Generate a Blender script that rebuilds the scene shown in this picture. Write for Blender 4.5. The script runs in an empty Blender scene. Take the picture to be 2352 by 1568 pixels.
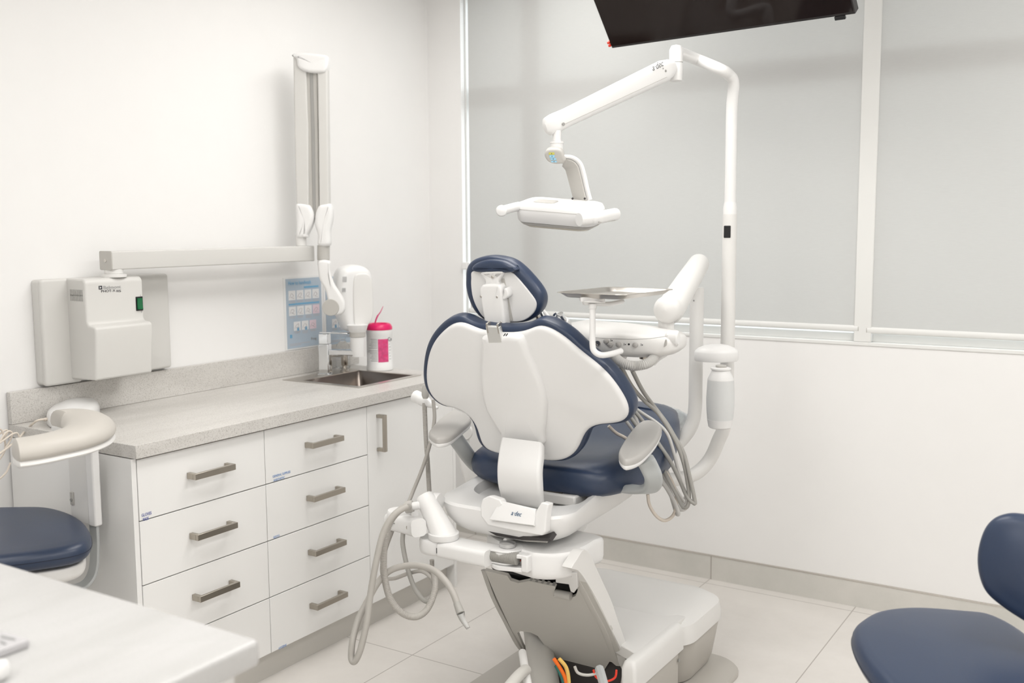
import bpy, bmesh, math, random
from mathutils import Vector as V, Matrix as MT
random.seed(4)
SC = bpy.context.scene
# ---------------------------------------------------------------- camera, world, lamps, exposure
W, H = 2352, 1568
F_PX, YAW, PITCH, ROLL, CAMH = 2325.65, -0.564361, 0.112705, -0.0058259, 1.53
cy, sy, cp, sp = math.cos(YAW), math.sin(YAW), math.cos(PITCH), math.sin(PITCH)
fw = V((sy*cp, cy*cp, -sp)); r0 = V((cy, -sy, 0)); u0 = r0.cross(fw)
rt = r0*math.cos(ROLL) + u0*math.sin(ROLL); up = -r0*math.sin(ROLL) + u0*math.cos(ROLL)
CP = V((0, 0, CAMH))
cam = bpy.data.cameras.new('camera'); camo = bpy.data.objects.new('camera', cam)
SC.collection.objects.link(camo); SC.camera = camo
camo.matrix_world = MT(((rt.x, up.x, -fw.x, CP.x), (rt.y, up.y, -fw.y, CP.y), (rt.z, up.z, -fw.z, CP.z), (0, 0, 0, 1)))
cam.sensor_width = 36; cam.lens = F_PX*36/W; cam.clip_start = .05
cam.dof.use_dof = True; cam.dof.focus_distance = 3.15; cam.dof.aperture_fstop = 2.8
SC.view_settings.view_transform = 'Standard'; SC.view_settings.look = 'None'
SC.view_settings.gamma = 1; SC.view_settings.use_curve_mapping = False
SC.view_settings.exposure = 0.12
wd = bpy.data.worlds.new('daylight'); SC.world = wd; wd.use_nodes = True
wd.node_tree.nodes['Background'].inputs[0].default_value = (.93, .97, 1, 1)
wd.node_tree.nodes['Background'].inputs[1].default_value = 3.0
LAMPS = [(-1.5, 0.9), (0.2, 0.9), (-1.5, 2.65), (0.2, 2.65), (-1.2, -0.8), (0.7, -0.7), (-2.1, 3.2)]  # panels out of view; the last is added fill for blind and corner wall
LPOW = [7, 10.5, 8, 15, 10, 11, 4.6]
CEIL = 2.76
for i, (x, y) in enumerate(LAMPS):
    l = bpy.data.lights.new('ceiling_panel_lamp', 'AREA'); l.shape = 'RECTANGLE'; l.size = .58; l.size_y = 1.18
    l.energy = LPOW[i]; l.color = (1, .994, .985)
    o = bpy.data.objects.new('ceiling_panel_lamp', l); o.location = (x, y, CEIL-.02); SC.collection.objects.link(o)

# ---------------------------------------------------------------- measuring helpers (sight lines of the survey camera)
def ray(px, py):
    return rt*((px-W/2)/F_PX) + up*(-(py-H/2)/F_PX) + fw
def at(px, py, X=None, Y=None, Z=None):
    d = ray(px, py)
    t = (X-CP.x)/d.x if X is not None else (Y-CP.y)/d.y if Y is not None else (Z-CP.z)/d.z
    return CP + d*t
def dep(px, py, t): return CP + ray(px, py)*t
def hit(px, py, p0, n):
    d = ray(px, py); return CP + d*((p0-CP).dot(n)/d.dot(n))
FH = V((sy, cy, 0)); RT = V((cy, -sy, 0)); UZ = V((0, 0, 1)); BACK = -FH
# ---------------------------------------------------------------- materials
def lin(c):
    return tuple((v/255/12.92 if v <= 10 else ((v/255+.055)/1.055)**2.4) for v in c)
MATS = {}
def mat(name, col, rough=.4, metal=0, spec=.5, bump=0, bscale=60, var=0, vscale=8, trans=0, ior=1.45, coat=0, alpha=1):
    m = bpy.data.materials.new(name); m.use_nodes = True; nt = m.node_tree; b = nt.nodes['Principled BSDF']
    c = lin(col) if max(col) > 1 else col
    b.inputs['Base Color'].default_value = (*c, 1); b.inputs['Roughness'].default_value = rough
    b.inputs['Metallic'].default_value = metal; b.inputs['Specular IOR Level'].default_value = spec
    b.inputs['Transmission Weight'].default_value = trans; b.inputs['IOR'].default_value = ior
    b.inputs['Coat Weight'].default_value = coat; b.inputs['Alpha'].default_value = alpha
    tc = nt.nodes.new('ShaderNodeTexCoord')
    n = nt.nodes.new('ShaderNodeTexNoise'); n.inputs['Scale'].default_value = vscale; n.inputs['Detail'].default_value = 5
    nt.links.new(tc.outputs['Object'], n.inputs['Vector'])
    mx = nt.nodes.new('ShaderNodeMixRGB'); mx.blend_type = 'MULTIPLY'; mx.inputs[0].default_value = 1
    rp = nt.nodes.new('ShaderNodeMapRange'); rp.inputs[1].default_value = .3; rp.inputs[2].default_value = .7
    rp.inputs[3].default_value = 1-max(var, .012); rp.inputs[4].default_value = 1
    nt.links.new(n.outputs['Fac'], rp.inputs[0]); mx.inputs[1].default_value = (*c, 1)
    nt.links.new(rp.outputs[0], mx.inputs[2]); nt.links.new(mx.outputs[0], b.inputs['Base Color'])
    if bump:
        n2 = nt.nodes.new('ShaderNodeTexNoise'); n2.inputs['Scale'].default_value = bscale; n2.inputs['Detail'].default_value = 4
        nt.links.new(tc.outputs['Object'], n2.inputs['Vector'])
        bp = nt.nodes.new('ShaderNodeBump'); bp.inputs['Strength'].default_value = bump; bp.inputs['Distance'].default_value = .002
        nt.links.new(n2.outputs['Fac'], bp.inputs['Height']); nt.links.new(bp.outputs[0], b.inputs['Normal'])
    MATS[name] = m; return m
WALL = mat('wall_paint', (.86, .852, .84), .6, bump=.05, bscale=250)
CEILM = mat('ceiling_paint', (.86, .85, .83), .8)
PLAS = mat('white_plastic', (.83, .825, .815), .3)
PLASW = mat('warm_white_plastic', (.76, .75, .73), .38)
XG = mat('xray_grey_white', (.64, .63, .605), .4)
SHELL = mat('backrest_shell', (.79, .785, .775), .42)
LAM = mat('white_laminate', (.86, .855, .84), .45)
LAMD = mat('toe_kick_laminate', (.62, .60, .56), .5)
GREYL = mat('light_grey_plastic', (.50, .485, .455), .4)
GREYM = mat('mid_grey_plastic', (.33, .325, .31), .4)
GREYC = mat('cover_grey_plastic', (.58, .565, .53), .42)
ALU = mat('painted_grey_metal', (.50, .52, .52), .35, metal=.2)
BEIGE = mat('beige_vinyl', (.54, .512, .47), .45)
TAUPE = mat('taupe_vinyl', (.47, .455, .435), .4)
NAVY = mat('navy_vinyl', (.020, .036, .078), .37, spec=.7, bump=.04, bscale=180)
SEAM = mat('seam_thread', (.01, .014, .03), .6)
PLATE = mat('base_plate_paint', (.50, .475, .435), .4)
HOSE = mat('grey_hose', (.42, .40, .37), .45)
HOSED = mat('dark_grey_hose', (.37, .36, .335), .45)
HOSEL = mat('pale_grey_hose', (.56, .55, .53), .45)
CABLE = mat('cream_cable', (.70, .63, .55), .5)
STEEL = mat('brushed_steel', (.62, .59, .55), .28, metal=1, bump=.02, bscale=300)
SINKM = mat('sink_steel', (.26, .225, .20), .3, metal=1, bump=.03, bscale=200)
CHROME = mat('chrome', (.80, .82, .84), .07, metal=1)
NICK = mat('satin_nickel', (.43, .395, .345), .3, metal=1)
DARK = mat('black_plastic', (.012, .012, .013), .4)
DARKM = mat('dark_metal_cavity_shade', (.05, .045, .045), .5)  # dark metal, also the flat colour for shade in openings and cavities
SCREEN = mat('tv_screen', (.016, .011, .010), .06, spec=.3)
BEZ = mat('tv_bezel', (.03, .027, .027), .35)
GREEN = mat('switch_green', (.008, .13, .045), .25)
RED = mat('red_plastic', (.75, .04, .015), .4)
ORANGE = mat('orange_wire', (.80, .15, .01), .45)
YELL = mat('yellow_wire', (.72, .47, .12), .45)
TEAL = mat('green_wire', (.02, .12, .10), .45)
PINKD = mat('pink_lid', (.72, .012, .13), .3)
PINKL = mat('pink_label', (.80, .09, .26), .5, var=.3, vscale=60)
INK = mat('ink', (.05, .05, .06), .5)
INKG = mat('grey_ink', (.34, .34, .34), .5)
INKB = mat('blue_ink', (.10, .13, .42), .5)
INKP = mat('pale_blue_ink', (.19, .33, .62), .5)
LOGOB = mat('logo_blue', (.03, .10, .20), .5)
LOGOG = mat('logo_grey', (.10, .10, .10), .5)
POST = mat('poster_blue', (.45, .535, .62), .4, var=.08)
POSTM = mat('poster_mid_blue', (.17, .40, .60), .5)
POSTT = mat('poster_title_blue', (.19, .45, .68), .5)
CARD = mat('poster_card_white', (.76, .76, .76), .5)
SKINL = mat('poster_line_grey', (.50, .47, .48), .5)
CARDP = mat('poster_card_pink', (.74, .60, .66), .5)
SLEEVE = mat('poster_sleeve', (.84, .84, .83), .15)
BTNY = mat('button_yellow', (.62, .60, .13), .4)
BTNB = mat('button_blue', (.33, .62, .80), .4)
BOTL = mat('frosted_bottle', (.78, .79, .785), .35, trans=.12, ior=1.15)
CLEAR = mat('clear_plastic', (.96, .97, .97), .06, trans=.95, ior=1.1)
SLEV = mat('clear_chair_cover', (.44, .50, .54), .18, spec=.7, var=.3, vscale=22, bump=.5, bscale=26)
BOTTOMA = mat('lamp_lens_cream', (.60, .55, .44), .2)
GLASS = mat('window_glass', (.97, 1, 1), .02, trans=1, ior=1.02)
FRAME = mat('window_frame_white', (.78, .78, .76), .4)
LTP = mat('light_diffuser', (.9, .9, .88), .4)
LTP.node_tree.nodes['Principled BSDF'].inputs['Emission Color'].default_value = (1, .97, .93, 1)
LTP.node_tree.nodes['Principled BSDF'].inputs['Emission Strength'].default_value = 3
def stone(name, a, b_, streak, sc=90, rough=.35):
    m = bpy.data.materials.new(name); m.use_nodes = True; nt = m.node_tree; N = nt.nodes.new; L = nt.links.new
    p = nt.nodes['Principled BSDF']; p.inputs['Roughness'].default_value = rough
    tc = N('ShaderNodeTexCoord'); mp = N('ShaderNodeMapping'); mp.inputs['Scale'].default_value = (9, 1.6, 9)
    L(tc.outputs['Object'], mp.inputs['Vector'])
    n1 = N('ShaderNodeTexNoise'); n1.inputs['Scale'].default_value = 1; n1.inputs['Detail'].default_value = 6; n1.inputs['Roughness'].default_value = .6
    L(mp.outputs[0], n1.inputs['Vector'])
    r1 = N('ShaderNodeValToRGB'); r1.color_ramp.elements[0].position = .36; r1.color_ramp.elements[1].position = .62
    r1.color_ramp.elements[0].color = (*streak, 1); r1.color_ramp.elements[1].color = (*a, 1)
    L(n1.outputs['Fac'], r1.inputs[0])
    n2 = N('ShaderNodeTexNoise'); n2.inputs['Scale'].default_value = sc*4; n2.inputs['Detail'].default_value = 3
    L(tc.outputs['Object'], n2.inputs['Vector'])
    r2 = N('ShaderNodeValToRGB'); r2.color_ramp.elements[0].position = .36; r2.color_ramp.elements[1].position = .47
    r2.color_ramp.elements[0].color = (*b_, 1); r2.color_ramp.elements[1].color = (1, 1, 1, 1)
    L(n2.outputs['Fac'], r2.inputs[0])
    mx = N('ShaderNodeMixRGB'); mx.blend_type = 'MULTIPLY'; mx.inputs[0].default_value = 1
    L(r1.outputs[0], mx.inputs[1]); L(r2.outputs[0], mx.inputs[2]); L(mx.outputs[0], p.inputs['Base Color'])
    return m
STONE = stone('speckled_stone', (.66, .64, .61), (.72, .71, .70), (.57, .55, .52))
QUARTZ = stone('pale_quartz', (.54, .535, .53), (.95, .95, .95), (.49, .485, .475), 60, .25)
def tile_mat(name, a, b_, g, bw, bh, off, mortar=.0022):
    m = bpy.data.materials.new(name); m.use_nodes = True; nt = m.node_tree; N = nt.nodes.new; L = nt.links.new
    p = nt.nodes['Principled BSDF']; p.inputs['Roughness'].default_value = .42
    tc = N('ShaderNodeTexCoord'); mp = N('ShaderNodeMapping'); mp.inputs['Location'].default_value = off
    L(tc.outputs['Object'], mp.inputs['Vector'])
    br = N('ShaderNodeTexBrick'); br.offset = 0; br.squash = 1; br.inputs['Scale'].default_value = 1
    br.inputs['Brick Width'].default_value = bw; br.inputs['Row Height'].default_value = bh
    br.inputs['Mortar Size'].default_value = mortar; br.inputs['Mortar Smooth'].default_value = .2
    L(mp.outputs[0], br.inputs['Vector'])
    n1 = N('ShaderNodeTexNoise'); n1.inputs['Scale'].default_value = 5; n1.inputs['Detail'].default_value = 9; n1.inputs['Roughness'].default_value = .65
    L(tc.outputs['Object'], n1.inputs['Vector'])
    r1 = N('ShaderNodeValToRGB'); r1.color_ramp.elements[0].position = .35; r1.color_ramp.elements[1].position = .65
    r1.color_ramp.elements[0].color = (*b_, 1); r1.color_ramp.elements[1].color = (*a, 1)
    L(n1.outputs['Fac'], r1.inputs[0])
    mx = N('ShaderNodeMixRGB'); mx.inputs[2].default_value = (*g, 1)
    L(br.outputs['Fac'], mx.inputs[0]); L(r1.outputs[0], mx.inputs[1]); L(mx.outputs[0], p.inputs['Base Color'])
    return m
FLOORM = tile_mat('floor_tile', (.73, .70, .665), (.68, .65, .615), (.40, .37, .34), .62, 1.25, (2.18+6.2, -2.76+12.5, 0))
BASEM = tile_mat('skirting_tile', (.66, .64, .60), (.60, .59, .55), (.38, .35, .32), 1.24, 5, (1.555+6.2, 12.5, 0), .003)
def blind_mat():
    m = bpy.data.materials.new('blind_fabric'); m.use_nodes = True; nt = m.node_tree; N = nt.nodes.new; L = nt.links.new
    nt.nodes.remove(nt.nodes['Principled BSDF']); out = nt.nodes['Material Output']
    d = N('ShaderNodeBsdfDiffuse'); d.inputs[0].default_value = (.67, .67, .66, 1)
    t = N('ShaderNodeBsdfTranslucent'); t.inputs[0].default_value = (.75, .76, .73, 1)
    tr = N('ShaderNodeBsdfTransparent'); tr.inputs[0].default_value = (1, 1, 1, 1)
    m1 = N('ShaderNodeMixShader'); m1.inputs[0].default_value = .18
    m2 = N('ShaderNodeMixShader'); m2.inputs[0].default_value = .065
    tc = N('ShaderNodeTexCoord'); mp = N('ShaderNodeMapping'); mp.inputs['Scale'].default_value = (30, 30, 900)
    n = N('ShaderNodeTexNoise'); n.inputs['Scale'].default_value = 1; n.inputs['Detail'].default_value = 2
    L(tc.outputs['Object'], mp.inputs[0]); L(mp.outputs[0], n.inputs['Vector'])
    mr = N('ShaderNodeMapRange'); mr.inputs[3].default_value = .93; mr.inputs[4].default_value = 1.04; L(n.outputs['Fac'], mr.inputs[0])
    mx = N('ShaderNodeMixRGB'); mx.blend_type = 'MULTIPLY'; mx.inputs[0].default_value = 1; mx.inputs[1].default_value = (.67, .67, .66, 1)
    L(mr.outputs[0], mx.inputs[2]); L(mx.outputs[0], d.inputs[0])
    L(d.outputs[0], m1.inputs[1]); L(t.outputs[0], m1.inputs[2]); L(m1.outputs[0], m2.inputs[1]); L(tr.outputs[0], m2.inputs[2])
    L(m2.outputs[0], out.inputs[0]); return m
BLIND = blind_mat()
# ---------------------------------------------------------------- object helpers
COL = SC.collection
def smooth_obj(o, ang=40):
    me = o.data
    for p in me.polygons: p.use_smooth = True
    try: me.set_sharp_from_angle(angle=math.radians(ang))
    except Exception: pass
def thing(name, label, cat, loc, group=None):
    o = bpy.data.objects.new(name, None); COL.objects.link(o); o.location = loc; o.empty_display_size = .05
    o['label'] = label; o['category'] = cat
    if group: o['group'] = group
    return o
def origin(o):
    p = V((0, 0, 0))
    while o is not None: p += o.location; o = o.parent
    return p
def part(name, bm, m, parent, label=None, bevel=0, seg=2, ang=40, sub=0):
    bmesh.ops.recalc_face_normals(bm, faces=bm.faces)
    bmesh.ops.transform(bm, matrix=MT.Translation(-origin(parent)), verts=bm.verts)
    me = bpy.data.meshes.new(name); bm.to_mesh(me); bm.free()
    o = bpy.data.objects.new(name, me); COL.objects.link(o); o.parent = parent
    me.materials.append(m); smooth_obj(o, ang)
    if label: o['label'] = label
    if bevel:
        b = o.modifiers.new('bevel', 'BEVEL'); b.width = bevel; b.segments = seg; b.limit_method = 'ANGLE'; b.angle_limit = math.radians(35)
        b.harden_normals = False
    if sub:
        s = o.modifiers.new('sub', 'SUBSURF'); s.levels = s.render_levels = sub
    return o
def solo(name, bm, m, label=None, cat=None, kind=None, group=None, **k):
    lo = V((min(v.co.x for v in bm.verts), min(v.co.y for v in bm.verts), min(v.co.z for v in bm.verts)))
    hi = V((max(v.co.x for v in bm.verts), max(v.co.y for v in bm.verts), max(v.co.z for v in bm.verts)))
    base = V(((lo.x+hi.x)/2, (lo.y+hi.y)/2, lo.z))
    if kind == 'structure': base = V((0, 0, 0))
    bmesh.ops.transform(bm, matrix=MT.Translation(-base), verts=bm.verts)
    bmesh.ops.recalc_face_normals(bm, faces=bm.faces)
    me = bpy.data.meshes.new(name); bm.to_mesh(me); bm.free()
    o = bpy.data.objects.new(name, me); COL.objects.link(o); o.location = base; me.materials.append(m); smooth_obj(o)
    if k.get('bevel'):
        b = o.modifiers.new('bevel', 'BEVEL'); b.width = k['bevel']; b.segments = 3; b.limit_method = 'ANGLE'; b.angle_limit = math.radians(35)
    if label: o['label'] = label
    if cat: o['category'] = cat
    if kind: o['kind'] = kind
    if group: o['group'] = group
    return o
def B(): return bmesh.new()
def box(bm, x0, x1, y0, y1, z0, z1):
    vs = [bm.verts.new((x, y, z)) for z in (z0, z1) for y in (y0, y1) for x in (x0, x1)]
    for f in ((0, 1, 3, 2), (4, 6, 7, 5), (0, 4, 5, 1), (2, 3, 7, 6), (0, 2, 6, 4), (1, 5, 7, 3)): bm.faces.new([vs[i] for i in f])
    return bm
def obox(bm, c, ax, ay, az, sx, s_y, sz):
    """box centred at c with unit axes and full sizes"""
    vs = [bm.verts.new(c + ax*(i*sx/2) + ay*(j*s_y/2) + az*(k*sz/2)) for k in (-1, 1) for j in (-1, 1) for i in (-1, 1)]
    for f in ((0, 1, 3, 2), (4, 6, 7, 5), (0, 4, 5, 1), (2, 3, 7, 6), (0, 2, 6, 4), (1, 5, 7, 3)): bm.faces.new([vs[i] for i in f])
    return bm
def prism(bm, pts, d):
    a = [bm.verts.new(p) for p in pts]; b = [bm.verts.new(p+d) for p in pts]; n = len(a)
    bm.faces.new(a); bm.faces.new(b[::-1])
    for i in range(n): bm.faces.new((a[i], b[i], b[(i+1) % n], a[(i+1) % n]))
    return bm
def loft(bm, rings, cap0=True, cap1=True, closed=True):
    R = [[bm.verts.new(p) for p in r] for r in rings]; n = len(R[0])
    for a, b in zip(R, R[1:]):
        for i in range(n if closed else n-1):
            j = (i+1) % n; bm.faces.new((a[i], a[j], b[j], b[i]))
    if cap0: bm.faces.new(R[0][::-1])
    if cap1: bm.faces.new(R[-1])
    return bm
def frame_of(d):
    d = d.normalized(); a = V((0, 0, 1)) if abs(d.z) < .9 else V((1, 0, 0))
    x = d.cross(a).normalized(); return x, d.cross(x).normalized()
def cat(pts, n=8, closed=False):
    P = [V(p) for p in pts]; out = []; m = len(P)
    rng = range(m) if closed else range(m-1)
    for i in rng:
        g = (lambda k: P[k % m]) if closed else (lambda k: P[max(0, min(m-1, k))])
        a, b, c, d = g(i-1), g(i), g(i+1), g(i+2)
        for k in range(n):
            t = k/n
            out.append(.5*((2*b)+(c-a)*t+(2*a-5*b+4*c-d)*t*t+(3*b-a-3*c+d)*t**3))
    if not closed: out.append(P[-1])
    return out
def tube(bm, pts, r, seg=14, n=8, smooth=True, rib=0, pitch=.005, caps=True):
    P = cat(pts, n) if smooth and len(pts) > 2 else [V(p) for p in pts]
    if rib:
        L = [0]
        for a, b in zip(P, P[1:]): L.append(L[-1]+(b-a).length)
        m = int(L[-1]/(pitch/3)); Q = []; k = 0
        for i in range(m+1):
            s = L[-1]*i/m
            while k < len(L)-2 and L[k+1] < s: k += 1
            Q.append(P[k].lerp(P[k+1], (s-L[k])/max(1e-9, L[k+1]-L[k])))
        P = Q
    rings = []; px = None
    for i, p in enumerate(P):
        d = (P[min(i+1, len(P)-1)]-P[max(i-1, 0)])
        if d.length < 1e-9: d = V((0, 0, 1))
        d.normalize()
        if px is None: x, y = frame_of(d)
        else:
            x = (px - d*px.dot(d)).normalized(); y = d.cross(x)
        px = x
        rr = r[0]+(r[1]-r[0])*i/(len(P)-1) if isinstance(r, tuple) else r
        if rib: rr *= 1 - rib*(1 if i % 3 == 2 else 0)
        rings.append([p + x*rr*math.cos(2*math.pi*k/seg) + y*rr*math.sin(2*math.pi*k/seg) for k in range(seg)])
    return loft(bm, rings, caps, caps)
def lathe(bm, base, axis, prof, seg=32, sx=1, xdir=None):
    axis = axis.normalized(); x, y = frame_of(axis)
    if xdir is not None:
        x = (xdir-axis*xdir.dot(axis)).normalized(); y = axis.cross(x)
    rings = [[base + axis*h + x*(r*sx)*math.cos(2*math.pi*k/seg) + y*r*math.sin(2*math.pi*k/seg) for k in range(seg)] for r, h in prof]
    return loft(bm, rings, prof[0][0] > 1e-6, prof[-1][0] > 1e-6)
def cyl(bm, a, b, r, seg=24, ch=.0):
    d = b-a; L = d.length; c = ch or min(.0015, r*.15, L*.2)
    return lathe(bm, a, d, [(r-c, 0), (r, c), (r, L-c), (r-c, L)], seg)
def pad(bm, pts, n, t, r, n_smooth=6, dome=0, centre=None, rb=None, rings=6, deform=None, rk=5, dome_pow=2, inset=0):
    """closed outline pts (in a plane), grown by thickness t along n, both rims rounded (r front at +t, rb back at 0)"""
    n = n.normalized(); P = cat(pts, n_smooth, True) if n_smooth else [V(p) for p in pts]
    m = len(P); c = centre or sum(P, V((0, 0, 0)))/m
    area = sum(((P[i]-c).cross(P[(i+1) % m]-c)).dot(n) for i in range(m))
    if area < 0: P.reverse()
    inn = []
    for i in range(m):
        d = (P[(i+1) % m]-P[i-1]).normalized(); inn.append(n.cross(d).normalized())
    if rb is None: rb = r
    rr = []
    for k in range(rk+1):
        a = math.pi/2*(1-k/rk); rr.append((rb*(1-math.cos(a)), rb*(1-math.sin(a))))
    for k in range(rk+1):
        a = math.pi/2*k/rk; rr.append((r*(1-math.cos(a)), t-r*(1-math.sin(a))))
    R = [[P[i]+inn[i]*(d+inset)+n*h for i in range(m)] for d, h in rr]
    first, last = R[0], R[-1]
    pre = [[c+(p-c)*s for p in first] for s in (.08, .5)]
    post = []
    for k in range(1, rings+1):
        s = 1-k/(rings+.3); post.append([c+(p-c)*s+n*((t if True else 0)*(1-s)*0+dome*(1-s**dome_pow)) + n*0 for p in last])
    # keep planar caps at their height
    post = [[p for p in q] for q in post]
    for q in post:
        for i, p in enumerate(q):
            pass
    def lift(q, base): return q
    h1 = n*t
    post2 = []
    for k in range(1, rings+1):
        s = 1-k/(rings+.3)
        post2.append([(c+h1)+(p-(c+h1))*s+n*(dome*(1-s**dome_pow)) for p in last])
    R = pre+R+post2
    if deform: R = [[deform(p) for p in q] for q in R]
    return loft(bm, R)
def traced(bm, pxs, p0, n, t, r, ns=6, off=0, **k):
    """outline seen at pixels pxs, lying in the plane (p0,n); grows from off-t to off along n"""
    n = n.normalized(); pts = [hit(x, y, p0+n*off, n) for x, y in pxs]
    return pad(bm, [p-n*t for p in pts], n, t, r, n_smooth=ns, **k)
def slab_fill(pts, n, th):
    bm = B(); a = [bm.verts.new(p) for p in pts]; fa = bm.faces.new(a)
    g = bmesh.ops.extrude_face_region(bm, geom=[fa]); vs = [v for v in g['geom'] if isinstance(v, bmesh.types.BMVert)]
    bmesh.ops.translate(bm, vec=-n*th, verts=vs); bmesh.ops.recalc_face_normals(bm, faces=bm.faces)
    bmesh.ops.triangulate(bm, faces=[f for f in bm.faces if len(f.verts) > 4]); return bm
def rrect(c, ax, ay, w, h, r, k=5):
    out = []
    for sx_, sy_, a0 in ((1, 1, 0), (-1, 1, 90), (-1, -1, 180), (1, -1, 270)):
        for i in range(k+1):
            a = math.radians(a0+90*i/k)
            out.append(c + ax*(sx_*(w/2-r)+r*math.cos(a)) + ay*(sy_*(h/2-r)+r*math.sin(a)))
    return out
def rbox(bm, c, ax, ay, n, w, h, t, r, e=.003):
    """rounded slab: face w x h in ax, ay; thickness t along n starting at c"""
    return pad(bm, rrect(c, ax, ay, w, h, r), n, t, e, n_smooth=0, rk=3, rings=2)
def text(s, size, p, ax, ay, m, parent, name='lettering', label=None, align='LEFT', bold=0, shear=0, sx=1, fit=None):
    cu = bpy.data.curves.new('t', 'FONT'); cu.body = s; cu.size = size; cu.align_x = align; cu.extrude = .0002; cu.offset = bold; cu.shear = shear
    cu.resolution_u = 3
    o = bpy.data.objects.new('t', cu); COL.objects.link(o)
    dg = bpy.context.evaluated_depsgraph_get(); me = bpy.data.meshes.new_from_object(o.evaluated_get(dg))
    bpy.data.objects.remove(o)
    if fit: sx = fit/max(1e-6, max(v.co.x for v in me.vertices))
    n = ax.cross(ay); q = p-origin(parent)+n*.0004
    me.transform(MT(((ax.x*sx, ay.x, n.x, q.x), (ax.y*sx, ay.y, n.y, q.y), (ax.z*sx, ay.z, n.z, q.z), (0, 0, 0, 1))))
    me.name = name; ob = bpy.data.objects.new(name, me); COL.objects.link(ob); ob.parent = parent
    me.materials.clear(); me.materials.append(m)
    if label: ob['label'] = label
    return ob
XA, YA = V((1, 0, 0)), V((0, 1, 0))
# ================================================================ SETTING
XL, YB, XR, YF = -3.06, 4.076, 1.7, -1.7
WX0, WX1, WZ0, WZ1 = -2.862, 1.45, 1.07, 2.66
solo('floor', box(B(), XL-.1, XR+.1, YF-.1, YB+.1, -.05, 0), FLOORM, kind='structure')
solo('ceiling', box(B(), XL-.1, XR+.1, YF-.1, YB+.1, CEIL, CEIL+.05), CEILM, kind='structure')
solo('wall_left', box(B(), XL-.1, XL, YF-.1, YB+.1, 0, CEIL), WALL, kind='structure')
solo('wall_right', box(B(), XR, XR+.1, YF-.1, YB+.1, 0, CEIL), WALL, kind='structure')
solo('wall_front', box(B(), XL-.1, XR+.1, YF-.1, YF, 0, CEIL), WALL, kind='structure')
b = B()
box(b, XL-.1, XR+.1, YB, YB+.15, 0, WZ0); box(b, XL-.1, XR+.1, YB, YB+.15, WZ1, CEIL)
box(b, XL-.1, WX0, YB, YB+.15, WZ0, WZ1); box(b, WX1, XR+.1, YB, YB+.15, WZ0, WZ1)
solo('wall_back', b, WALL, kind='structure')
bb = solo('baseboard_back', box(B(), XL, XR, YB-.012, YB, 0, .104), BASEM, kind='structure')
solo('trim_1', box(B(), XL, XR, YB-.0135, YB, .104, .108), STEEL, kind='structure')
solo('baseboard_left', box(B(), XL, XL+.012, YF, 1.80, 0, .104), BASEM, kind='structure')
# window: frame, transom, mullions, glass
win = bpy.data.objects.new('window_1', None); COL.objects.link(win); win['kind'] = 'structure'; win.location = ((WX0+WX1)/2, YB, WZ0)
b = B(); fy0, fy1 = YB+.03, YB+.085
box(b, WX0, WX0+.010, fy0, fy1, WZ0, WZ1); box(b, WX1-.05, WX1, fy0, fy1, WZ0, WZ1)
box(b, WX0, WX1, fy0, fy1, WZ1-.05, WZ1); box(b, WX0, WX1, fy0, fy1, WZ0, WZ0+.035)
part('window_frame', b, FRAME, win, bevel=.003)
zt0 = at(1245, 222, Y=fy0).z; zt1 = at(1245, 188, Y=fy0).z
mx0, mx1 = at(1203, 500, Y=fy0).x, at(1247, 500, Y=fy0).x
part('transom', box(B(), WX0+.035, WX1-.05, fy0-.002, fy1, zt0-.03, zt1), FRAME, win, bevel=.003)
part('mullion', box(B(), mx0, mx1, fy0-.004, fy1, WZ0+.035, WZ1-.05), FRAME, win, bevel=.003)
gx0, gx1 = at(1967, 785, Y=YB).x-.012, at(1993, 785, Y=YB).x+.012
part('mullion', box(B(), gx0, gx1, fy0-.03, fy1, WZ0+.002, WZ1), FRAME, win, bevel=.003)
part('mullion', box(B(), .42, .47, fy0-.004, fy1, WZ0+.035, WZ1-.05), FRAME, win, bevel=.003)
part('window_glass', box(B(), WX0+.03, WX1-.03, YB+.055, YB+.06, WZ0+.03, WZ1-.03), GLASS, win)
part('window_sill', box(B(), WX0, WX1, YB-.004, YB+.03, WZ0-.012, WZ0+.002), FRAME, win, bevel=.002)
# outside: pale building wall and ground, seen only as tone through glass gaps
solo('ground', box(B(), -9, 9, YB+.4, 14, -.4, -.3), mat('outside_paving', (.55, .55, .54), .8), kind='structure')
# roller blinds
def blind(x0, x1, zb, label):
    t = thing('roller_blind', label, 'window blind', ((x0+x1)/2, YB+.0, WZ1-.02), 'roller blinds')
    y = YB+.004
    part('fabric', box(B(), x0, x1, y, y+.0012, zb, WZ1-.015), BLIND, t)
    bm = B(); bar = [V((x0-.004, y+.0006+.0065*math.cos(a), zb-.008+.013*math.sin(a))) for a in [k*math.pi/10 for k in range(20)]]
    prism(bm, bar, V((x1-x0+.008, 0, 0))); part('hem_bar', bm, FRAME, t, label='white oval hem bar')
    for x in (x0-.007, x1+.004):
        bm = B(); prism(bm, [V((x, p.y*1.0, p.z)) for p in bar], V((.003, 0, 0))); part('end_cap', bm, GREYL, t)
    return t
bz = at(1967, 757, Y=YB).z+.012
bx1 = at(1967.5, 765, Y=YB).x
bx0 = at(1078, 500, Y=YB).x
bt = blind(bx0, bx1, bz, 'wide pale grey roller blind behind the dental chair, lowered nearly to the sill')
bz2 = at(1992, 757, Y=YB).z+.006
blind(at(1994, 757, Y=YB).x, 1.42, bz2, 'pale grey roller blind right of the white mullion, glass showing under its hem bar')
bm = B()
cxp = at(1064, 400, Y=YB-.01).x
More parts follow.
